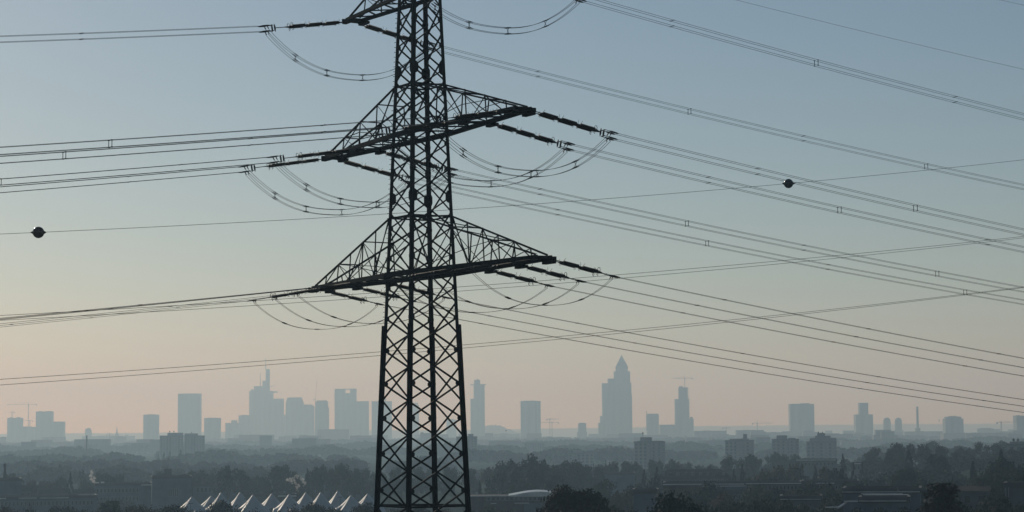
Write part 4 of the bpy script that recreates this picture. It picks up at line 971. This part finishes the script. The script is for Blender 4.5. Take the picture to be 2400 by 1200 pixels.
def quad_mesh(name, Q, material):
    n = len(Q); me = bpy.data.meshes.new(name)
    me.vertices.add(4 * n); me.vertices.foreach_set('co', Q.reshape(-1).astype(np.float32))
    me.loops.add(4 * n); me.loops.foreach_set('vertex_index', np.arange(4 * n, dtype=np.int32))
    me.polygons.add(n); me.polygons.foreach_set('loop_start', np.arange(0, 4 * n, 4, dtype=np.int32)); me.polygons.foreach_set('loop_total', np.full(n, 4, dtype=np.int32))
    me.materials.append(material); me.update(); me.validate(); return me
PROTO = {}
def tree_meshes(kind, lod, var, leaf):
    key = (kind, lod, var, leaf)
    if key in PROTO: return PROTO[key]
    rng = np.random.default_rng(abs(hash((kind, lod))) % 1000 + var * 37 if False else (len(kind) * 91 + {'near': 1, 'mid': 2}[lod] * 17 + var * 37))
    ncl, per, sz = {'near': (110, 75, 0.028), 'mid': (60, 34, 0.05)}[lod]
    P, Nn, C = crown_points(kind, ncl, per, rng)
    cm = quad_mesh('crown', quads(P, Nn, sz, rng), M[leaf])
    mb = MB(); th = 0.9 if kind in ('conifer', 'poplar') else 0.62
    mb.tube([(0, 0, -0.03), (0, 0, 0.03), (0.01, 0.005, th * 0.5), (0, 0.01, th)], [0.034, 0.024, 0.018, 0.006], 7)
    if kind not in ('conifer', 'poplar'):
        for c in C[:9]:
            z0 = 0.14 + 0.03 * (len(mb.v) % 7); mb.tube([(0.005, 0, z0), (c[0] * 0.45, c[1] * 0.45, z0 + (c[2] - z0) * 0.6), (c[0], c[1], c[2])], [0.013, 0.009, 0.003], 5)
    PROTO[key] = (mb.mesh('trunk', M['bark']), cm); return PROTO[key]
TREES_BAD = []
MARKS = [(4, 865, 'the rooftop antenna mast'), (20, 500, 'the long wing below the factory'), (118, 905, 'the long gabled house row'), (120, 500, 'the roof vents of the long wing'), (190, 905, 'the small gabled house'), (197, 500, 'the bright-roofed pavilion'), (225, 930, 'the rising steam plume'), (300, 930, 'the two-row-window office'), (300, 500, 'the front of the two-row-window office'), (392, 905, 'the dark box sign'), (400, 500, 'the foot of the sign-topped office'),
         (450, 1000, 'the end of the roof-light hall'), (447, 700, 'the first lamp post by the tents'), (577, 720, 'the lamp post among the tents'), (560, 1000, 'the rear of the early tents'), (697, 840, 'the ragged steam puffs'), (668, 1000, 'the roof lights of the long hall'), (797, 730, 'the last lamp post by the tents'), (800, 1000, 'the plain end of the long hall'), (960, 520, 'the pylon foot'), (960, 1000, 'the woods seen through the pylon'),
         (1115, 640, 'the flat end of the arched pavilion'), (1150, 950, 'the brownish tree by the grove edge'), (1250, 880, 'the tall peak of the grove'), (1250, 640, 'the shallow arched roof'), (1360, 980, 'the dim hall behind the grove'), (1410, 985, 'the cluster of roof antennas'), (1480, 1060, 'the antenna-topped apartment block'), (1516, 520, 'the blue-grey shed'), (1400, 345, 'the big brownish near tree'), (1470, 345, 'the big black rounded tree'), (1560, 1100, 'the foot of the bent-antenna apartments'),
         (1600, 850, 'the hipped roof dormers'), (1667, 850, 'the hipped roof chimney'), (1730, 1040, 'the stair-tower apartment block'), (1700, 600, 'the blue-panelled wing'), (1690, 400, 'the grey wing with dark windows'), (1820, 620, 'the long school-like building'), (1840, 1150, 'the low-roof-storey apartment block'), (1810, 400, 'the thin pale roof line'), (1920, 800, 'the bright-edged block behind the conifers'), (1930, 560, 'the dark long flat block'), (1990, 850, 'the gap between the bright-edged blocks'), (1960, 380, 'the sloping white trim'),
         (2045, 1000, 'the bright-edged block below the ridge'), (2085, 420, 'the white-edged sheds'), (2115, 820, 'the short bright ledge'), (2150, 1000, 'the ridge under the tall chimney'), (2229, 760, 'the bluish flat block'), (2235, 1000, 'the ridge under the notched tower'), (2297, 430, 'the pale-trimmed gabled house'), (2310, 1000, 'the ridge under the far jib crane'), (2390, 420, 'the pale-stripped house'), (2385, 1000, 'the dark antenna-topped apartments'), (2330, 600, 'the dark slope beyond the gabled house'), (400, 1900, 'the apartment slabs in the woods'), (540, 2300, 'the needle-antenna skyscraper')]
def tree(px, py, D, kind, wpx, leaf, label, group, lod='mid', name=None):
    p = at(px, py, D); g = gz(p.x, D) - 0.1; H = p.z - g; w = wpx * D / FPX / 0.92
    w = max(w, (0.3 if kind == 'conifer' else 0.16 if kind == 'poplar' else 0.62) * H)
    if H < 2.2 or H > 27: TREES_BAD.append((px, py, D, round(H, 1)))
    H = max(H, 2.0)
    name = name or {'conifer': 'conifer_tree', 'bush': 'leafy_bush', 'poplar': 'poplar_tree'}.get(kind, 'broadleaf_tree')
    tm, cm = tree_meshes(kind, 'near' if D < 620 else lod, R.randrange(4), leaf)
    if group:
        wd = ('tall ' if H > 17 else 'low ' if H < 9 else '') + ('wide ' if w > 0.9 * H else 'slim ' if w < 0.5 * H and kind not in ('conifer', 'poplar') else '')
        hue = {'leaf': 'dim green', 'darkleaf': 'dark', 'autumn': 'brownish', 'autumndark': 'dark brownish'}[leaf]
        shp = {'conifer': 'pointed conifer', 'poplar': 'upright poplar', 'spread': 'spiky-topped tree', 'oval': 'egg-shaped tree', 'bush': 'bush', 'broad': 'round tree', 'cone': 'cone-shaped tree'}[kind]
        label = f"{wd}{hue} {shp} near {min(MARKS, key=lambda q: abs(q[0] - px) + abs(q[1] - D) / 8)[2]}"
    if group: group = 'single trees and bushes below the skyline'
    t = thing(name, label, 'bush' if kind == 'bush' else 'tree', (p.x, D, g), group); t.scale = (w, w, H); t.rotation_euler.z = R.random() * 6.28
    for nm, me in (('trunk', tm), ('crown', cm)):
        o = bpy.data.objects.new(nm, me); COL.objects.link(o); o.parent = t
    return t
# the big dark trees just below the viewpoint
tree(1322, 1136, 282, 'broad', 118, 'autumndark', 'big near-black tree with brownish leaves in front of the arched pavilion', None, 'near')
tree(1374, 1146, 290, 'spread', 62, 'darkleaf', 'dark ragged tree grown against the big brownish one', None, 'near')
tree(1578, 1150, 272, 'bush', 190, 'darkleaf', 'big black rounded tree in front of the blue-grey shed', None, 'near', 'broadleaf_tree')
tree(2203, 1134, 262, 'cone', 300, 'autumndark', 'big black cone-shaped tree beside the white-edged sheds', None, 'near')
NB = [(5, 1184, 500, 'bush', 30), (36, 1187, 490, 'bush', 44), (66, 1183, 500, 'bush', 44), (128, 1186, 480, 'bush', 60), (162, 1184, 500, 'bush', 44), (196, 1188, 480, 'bush', 44), (246, 1181, 500, 'oval', 30), (268, 1175, 500, 'oval', 30), (293, 1178, 500, 'bush', 46), (326, 1182, 490, 'bush', 50), (390, 1176, 500, 'bush', 62), (424, 1181, 500, 'bush', 42), (362, 1184, 480, 'bush', 44),
      (520, 1171, 520, 'broad', 46), (545, 1184, 500, 'bush', 44), (610, 1190, 500, 'bush', 60), (700, 1181, 520, 'bush', 50), (732, 1177, 530, 'broad', 50), (760, 1170, 540, 'spread', 34), (838, 1181, 520, 'bush', 60), (864, 1177, 520, 'broad', 40), (800, 1187, 510, 'bush', 50), (655, 1191, 500, 'bush', 60), (475, 1190, 500, 'bush', 40),
      (1104, 1187, 520, 'bush', 50), (1148, 1180, 530, 'bush', 46), (1196, 1190, 500, 'bush', 50), (930, 1185, 520, 'bush', 60), (985, 1180, 520, 'bush', 60), (1040, 1184, 520, 'bush', 60)]
for px, py, D, k, w in NB: tree(px, py, D, k, w, R.choice(['darkleaf', 'leaf', 'darkleaf', 'autumn']), 'dark bushy crown at the foot of the slope before the tents and offices', 'bushes at the foot of the slope', 'mid')
NB2 = [(1408, 1170, 350, 'oval', 34), (1440, 1177, 345, 'bush', 30), (1398, 1180, 340, 'bush', 40), (1476, 1186, 340, 'bush', 50), (1690, 1170, 400, 'bush', 60), (1722, 1165, 400, 'bush', 60), (1762, 1160, 405, 'bush', 74), (1802, 1157, 410, 'bush', 74), (1842, 1163, 400, 'bush', 60), (1884, 1173, 380, 'bush', 64), (1930, 1182, 370, 'bush', 50), (2010, 1182, 340, 'bush', 50), (2060, 1190, 335, 'bush', 50), (2118, 1181, 340, 'bush', 44), (2300, 1182, 330, 'bush', 60), (2358, 1164, 350, 'broad', 80), (2262, 1176, 340, 'bush', 44), (2398, 1172, 340, 'bush', 60), (1660, 1182, 390, 'bush', 44)]
for px, py, D, k, w in NB2: tree(px, py, D, k, w, R.choice(['darkleaf', 'darkleaf', 'leaf']), 'almost black bush on the slope before the flat-roofed buildings', 'bushes before the flat-roofed buildings', 'near' if D < 360 else 'mid')
# rows of single trees
ROW1 = [(20, 1107, 950, 'broad', 50), (34, 1117, 940, 'broad', 34), (67, 1102, 1100, 'poplar', 9), (78, 1124, 960, 'broad', 32, 'autumn'), (100, 1126, 960, 'broad', 32, 'autumn'), (114, 1126, 970, 'broad', 28, 'autumn'), (145, 1117, 1000, 'broad', 34), (165, 1108, 890, 'conifer', 24, 'darkleaf'), (187, 1104, 1050, 'poplar', 9), (195, 1101, 1060, 'poplar', 10), (200, 1123, 980, 'broad', 38), (228, 1106, 1050, 'oval', 22), (250, 1109, 960, 'broad', 36, 'darkleaf'), (281, 1111, 1000, 'broad', 30), (310, 1125, 960, 'conifer', 16), (326, 1124, 970, 'broad', 26), (372, 1106, 980, 'broad', 28), (425, 1108, 980, 'broad', 36), (452, 1103, 1020, 'broad', 42), (472, 1101, 1040, 'broad', 38), (500, 1106, 1000, 'oval', 24), (486, 1111, 1010, 'broad', 32)]
for r_ in ROW1: tree(*r_[:5], r_[5] if len(r_) > 5 else 'leaf', {'conifer': 'dim conifer among the trees behind the office buildings', 'poplar': 'slim upright tree behind the office buildings'}.get(r_[3], ('brownish' if len(r_) > 5 and r_[5] == 'autumn' else 'dim green') + ' round tree behind the office buildings'), 'trees behind the office buildings')
ROW2 = [(533, 1088, 950, 'spread', 44, 'darkleaf'), (560, 1095, 960, 'spread', 38, 'darkleaf'), (582, 1119, 980, 'broad', 24), (600, 1111, 1000, 'oval', 24), (616, 1117, 980, 'broad', 26), (629, 1113, 960, 'conifer', 22, 'darkleaf'), (650, 1084, 960, 'spread', 46), (673, 1089, 980, 'oval', 28), (694, 1106, 1000, 'broad', 32), (720, 1097, 950, 'conifer', 32, 'darkleaf'), (741, 1094, 960, 'broad', 42), (757, 1089, 980, 'broad', 38), (777, 1098, 980, 'broad', 42), (803, 1086, 950, 'broad', 56), (828, 1095, 970, 'broad', 40), (850, 1106, 980, 'broad', 30, 'autumn'), (866, 1098, 1000, 'broad', 36), (888, 1104, 990, 'broad', 34), (912, 1100, 980, 'broad', 34), (940, 1093, 970, 'broad', 42), (975, 1091, 980, 'broad', 42), (1010, 1099, 990, 'broad', 36), (1040, 1091, 970, 'broad', 42), (1064, 1096, 980, 'broad', 36), (815, 1122, 930, 'broad', 44, 'darkleaf'), (705, 1130, 900, 'broad', 30, 'autumn')]
for r_ in ROW2: tree(*r_[:5], r_[5] if len(r_) > 5 else 'leaf', {'conifer': 'dim conifer among the trees behind the tents', 'spread': 'large spiky-topped tree rising behind the tents'}.get(r_[3], ('brownish' if len(r_) > 5 and r_[5] == 'autumn' else 'dim green') + ' round tree behind the tents'), 'trees behind the tents')
ROW3 = [(1095, 1097, 960, 'broad', 32), (1113, 1095, 980, 'broad', 28), (1145, 1095, 960, 'broad', 34, 'autumn'), (1176, 1081, 900, 'broad', 40), (1198, 1076, 900, 'broad', 46), (1222, 1084, 890, 'broad', 34, 'darkleaf'), (1246, 1064, 880, 'oval', 44, 'darkleaf'), (1264, 1075, 880, 'oval', 36, 'darkleaf'), (1288, 1081, 890, 'spread', 28), (1303, 1087, 900, 'broad', 26), (1327, 1081, 930, 'broad', 28), (1345, 1079, 930, 'broad', 32), (1371, 1090, 940, 'broad', 24), (1392, 1092, 950, 'broad', 24), (1412, 1086, 1050, 'broad', 28), (1438, 1082, 1060, 'broad', 32), (1457, 1078, 1060, 'broad', 28), (1472, 1082, 1060, 'broad', 26), (1490, 1082, 1060, 'broad', 28), (1160, 1110, 800, 'broad', 60, 'darkleaf'), (1210, 1104, 810, 'broad', 70, 'darkleaf'), (1258, 1100, 800, 'broad', 60, 'darkleaf'), (1124, 1128, 760, 'conifer', 24, 'darkleaf'), (1300, 1110, 830, 'broad', 50, 'darkleaf'), (1160, 1142, 700, 'bush', 50), (1290, 1130, 750, 'broad', 60, 'darkleaf'), (1240, 1130, 760, 'broad', 70, 'darkleaf'), (1195, 1138, 740, 'broad', 60)]
for r_ in ROW3: tree(*r_[:5], r_[5] if len(r_) > 5 else 'leaf', {'conifer': 'dim conifer beside the pylon foot', 'spread': 'spiky-topped tree at the edge of the tall grove'}.get(r_[3], ('brownish' if len(r_) > 5 and r_[5] == 'autumn' else 'dim green') + ' round tree in the grove above the arched pavilion'), 'trees of the grove above the arched pavilion')
ROW4 = [(1520, 1075, 1100, 'broad', 44), (1546, 1079, 1100, 'broad', 32), (1572, 1076, 1120, 'broad', 28), (1590, 1078, 1120, 'oval', 22, 'autumn'), (1611, 1084, 1120, 'broad', 32), (1640, 1090, 1100, 'broad', 34), (1664, 1089, 1100, 'broad', 34), (1690, 1072, 1050, 'broad', 44), (1716, 1067, 1050, 'broad', 44), (1752, 1065, 1040, 'broad', 48), (1780, 1070, 1050, 'broad', 34), (1812, 1060, 1150, 'broad', 32), (1836, 1065, 1150, 'broad', 32), (1861, 1065, 1150, 'broad', 38), (1888, 1074, 1150, 'broad', 30), (1540, 1094, 780, 'conifer', 28, 'darkleaf'), (1510, 1099, 800, 'conifer', 20, 'darkleaf'), (1740, 1087, 800, 'conifer', 36, 'darkleaf'), (1720, 1099, 790, 'conifer', 26, 'darkleaf'), (1700, 1102, 900, 'conifer', 22), (1790, 1100, 720, 'broad', 44, 'autumn'), (1828, 1092, 740, 'broad', 44, 'autumn'), (1866, 1086, 780, 'broad', 44, 'autumn'), (1910, 1088, 760, 'conifer', 30, 'darkleaf'), (1935, 1094, 740, 'broad', 34, 'autumn'), (1960, 1098, 690, 'broad', 52, 'darkleaf'), (1975, 1063, 860, 'conifer', 32, 'darkleaf'), (2000, 1084, 820, 'conifer', 18, 'darkleaf'), (2021, 1084, 830, 'conifer', 24, 'darkleaf'), (1470, 1142, 640, 'broad', 56, 'autumn'), (1448, 1155, 610, 'broad', 50, 'autumn'), (1418, 1124, 720, 'broad', 44), (1500, 1130, 700, 'broad', 50), (1535, 1120, 720, 'broad', 50, 'darkleaf'), (1885, 1112, 700, 'broad', 50, 'darkleaf'), (1800, 1118, 690, 'broad', 60), (1850, 1120, 680, 'broad', 60, 'darkleaf'), (1760, 1120, 700, 'broad', 50)]
ROW4 += [(1660, 1128, 560, 'broad', 50, 'darkleaf'), (1900, 1128, 560, 'broad', 60, 'darkleaf'), (1945, 1132, 540, 'broad', 60, 'darkleaf'), (1985, 1128, 560, 'broad', 50), (1820, 1142, 520, 'broad', 60, 'darkleaf'), (1868, 1148, 500, 'broad', 60, 'autumn'), (1915, 1152, 480, 'broad', 60, 'darkleaf'), (1960, 1158, 460, 'bush', 60, 'darkleaf'), (1700, 1150, 520, 'broad', 44, 'autumn'), (1630, 1145, 540, 'broad', 44, 'darkleaf'), (1780, 1134, 560, 'broad', 40)]
for r_ in ROW4: tree(*r_[:5], r_[5] if len(r_) > 5 else 'leaf', {'conifer': 'dark pointed conifer near the hipped-roof building'}.get(r_[3], ('brownish' if len(r_) > 5 and r_[5] == 'autumn' else 'dim green') + ' tree around the hipped-roof building'), 'trees around the hipped-roof building')
ROW5 = [(2040, 1055, 980, 'broad', 40), (2056, 1046, 980, 'broad', 44), (2100, 1038, 960, 'broad', 56), (2128, 1040, 960, 'broad', 48), (2162, 1041, 960, 'broad', 54), (2196, 1042, 950, 'broad', 48), (2218, 1051, 950, 'broad', 42), (2186, 1034, 1300, 'broad', 44), (2251, 1046, 1000, 'spread', 18), (2272, 1049, 1000, 'broad', 44), (2302, 1036, 1000, 'broad', 54), (2332, 1040, 1000, 'broad', 48), (2346, 1033, 1300, 'broad', 44), (2372, 1052, 900, 'broad', 50), (2400, 1048, 900, 'broad', 50), (2240, 1058, 920, 'broad', 40), (2080, 1064, 900, 'broad', 40), (2110, 1066, 900, 'broad', 50), (2330, 1060, 880, 'broad', 50)]
for r_ in ROW5: tree(*r_[:5], 'leaf', 'dim green crown of the wooded ridge below the squat notched tower', 'trees on the wooded ridge')
ROW6 = [(2130, 1054, 780, 'conifer', 40), (2190, 1062, 760, 'broad', 62), (2205, 1066, 750, 'broad', 50), (2280, 1080, 600, 'conifer', 46), (2346, 1052, 640, 'conifer', 34), (2350, 1072, 560, 'broad', 78), (2392, 1083, 520, 'broad', 56), (2118, 1092, 600, 'broad', 78), (2160, 1122, 560, 'broad', 50), (2030, 1114, 640, 'oval', 36), (2310, 1098, 560, 'broad', 50), (2240, 1120, 560, 'broad', 46), (2060, 1118, 640, 'broad', 40), (2290, 1120, 500, 'broad', 60), (2255, 1138, 440, 'broad', 50), (2320, 1150, 400, 'bush', 60), (2345, 1130, 460, 'broad', 60), (2140, 1140, 480, 'broad', 50), (2340, 1110, 500, 'broad', 60), (2390, 1110, 480, 'broad', 60)]
for r_ in ROW6: tree(*r_[:5], 'darkleaf', ('dark pointed conifer' if r_[3] == 'conifer' else 'dark heavy tree') + ' standing in front of the wooded ridge', 'dark trees before the wooded ridge')
POP = [(371, 1063, 1900, 9), (384, 1060, 1900, 10), (398, 1057, 1900, 9), (423, 1053, 1880, 9), (436, 1061, 1900, 8), (540, 1053, 2300, 8)]
for px, py, D, w in POP: tree(px, py, D, 'poplar', w, 'leaf', 'faint slim poplar below the apartment slabs in the woods', 'poplars below the apartment slabs')

# woods and hedges too far off to count: one mass per belt
TPL = []
for v in range(8):
    rng = np.random.default_rng(400 + v); k = ['broad', 'broad', 'oval', 'broad', 'spread', 'bush', 'broad', 'broad'][v]
    P, Nn, _ = crown_points(k, 34, 9, rng); TPL.append((P, Nn))
def belt_of_trees(D, px0, px1, depth, h, dens, frac, size, seed, und=0.0):
    rng = np.random.default_rng(seed); x0, x1 = at(px0, 1050, D).x, at(px1, 1050, D).x
    n = int((x1 - x0) * depth * dens); out_ = []
    for k in range(n):
        x = x0 + (x1 - x0) * rng.random(); y = D + depth * rng.random()
        wave = 0.5 + 0.5 * noise.noise(Vector((x / (D * 0.018) + seed, y / 200.0, seed * 1.7)))
        if wave < 0.36: continue
        H = h * (0.25 + 0.85 * wave + 0.2 * rng.random()); w = H * (1.0 + 0.5 * rng.random())
        P, Nn = TPL[rng.integers(len(TPL))]; m_ = rng.random(len(P)) < frac
        q = P[m_] * np.array([w, w, H]); a = rng.random() * 6.28; ca, sa = math.cos(a), math.sin(a)
        q = np.stack([q[:, 0] * ca - q[:, 1] * sa + x, q[:, 0] * sa + q[:, 1] * ca + y, q[:, 2] + gz(x, y)], 1)
        out_.append(quads(q, Nn[m_], size, rng))
    Q = np.concatenate(out_); o = bpy.data.objects.new('distant_woodland', quad_mesh('distant_woodland', Q, M['wood'])); COL.objects.link(o); tag(o, kind='stuff')
    return len(Q)
NQ = 0
for a_ in [(1320, -100, 620, 30, 15, 0.022, 0.9, 1.5, 2), (1600, -120, 1080, 40, 17, 0.018, 0.9, 1.8, 3), (2050, -120, 1480, 50, 18, 0.014, 0.8, 2.3, 16),
           (2750, -150, 2550, 70, 18, 0.010, 0.7, 3.0, 5), (3600, -150, 2550, 90, 18, 0.008, 0.55, 3.8, 6), (4700, -150, 2550, 120, 18, 0.006, 0.45, 4.8, 7), (6000, -150, 2550, 160, 17, 0.0045, 0.4, 6, 8),
           (1200, 1480, 2000, 40, 13, 0.02, 0.85, 1.5, 9), (1420, 1080, 2500, 40, 12, 0.018, 0.85, 1.7, 10), (2150, 1480, 2500, 60, 16, 0.012, 0.7, 2.4, 11), (700, 1380, 2420, 60, 9, 0.014, 0.9, 0.9, 12), (880, 1640, 2430, 60, 11, 0.014, 0.85, 1.1, 13), (905, -60, 430, 40, 8, 0.014, 0.85, 1.0, 14), (560, 1060, 2430, 50, 6, 0.014, 0.9, 0.7, 15)]:
    NQ += belt_of_trees(*a_)
# far town roofs, a mass of small blocks
mb = MB(); rr = random.Random(5)
for k in range(420):
    D = 3300 + 3800 * rr.random() ** 0.8; px = -60 + 2520 * rr.random(); c = at(px, 1030, D); w, d, h = 8 + 22 * rr.random(), 10 + 10 * rr.random(), 8 + 22 * rr.random() ** 2.5
    mb.box(c.x - w, c.x + w, D - d / 2, D + d / 2, -0.5, h)
tag(mb.build('distant_rooftops', M['concrete']), kind='stuff')
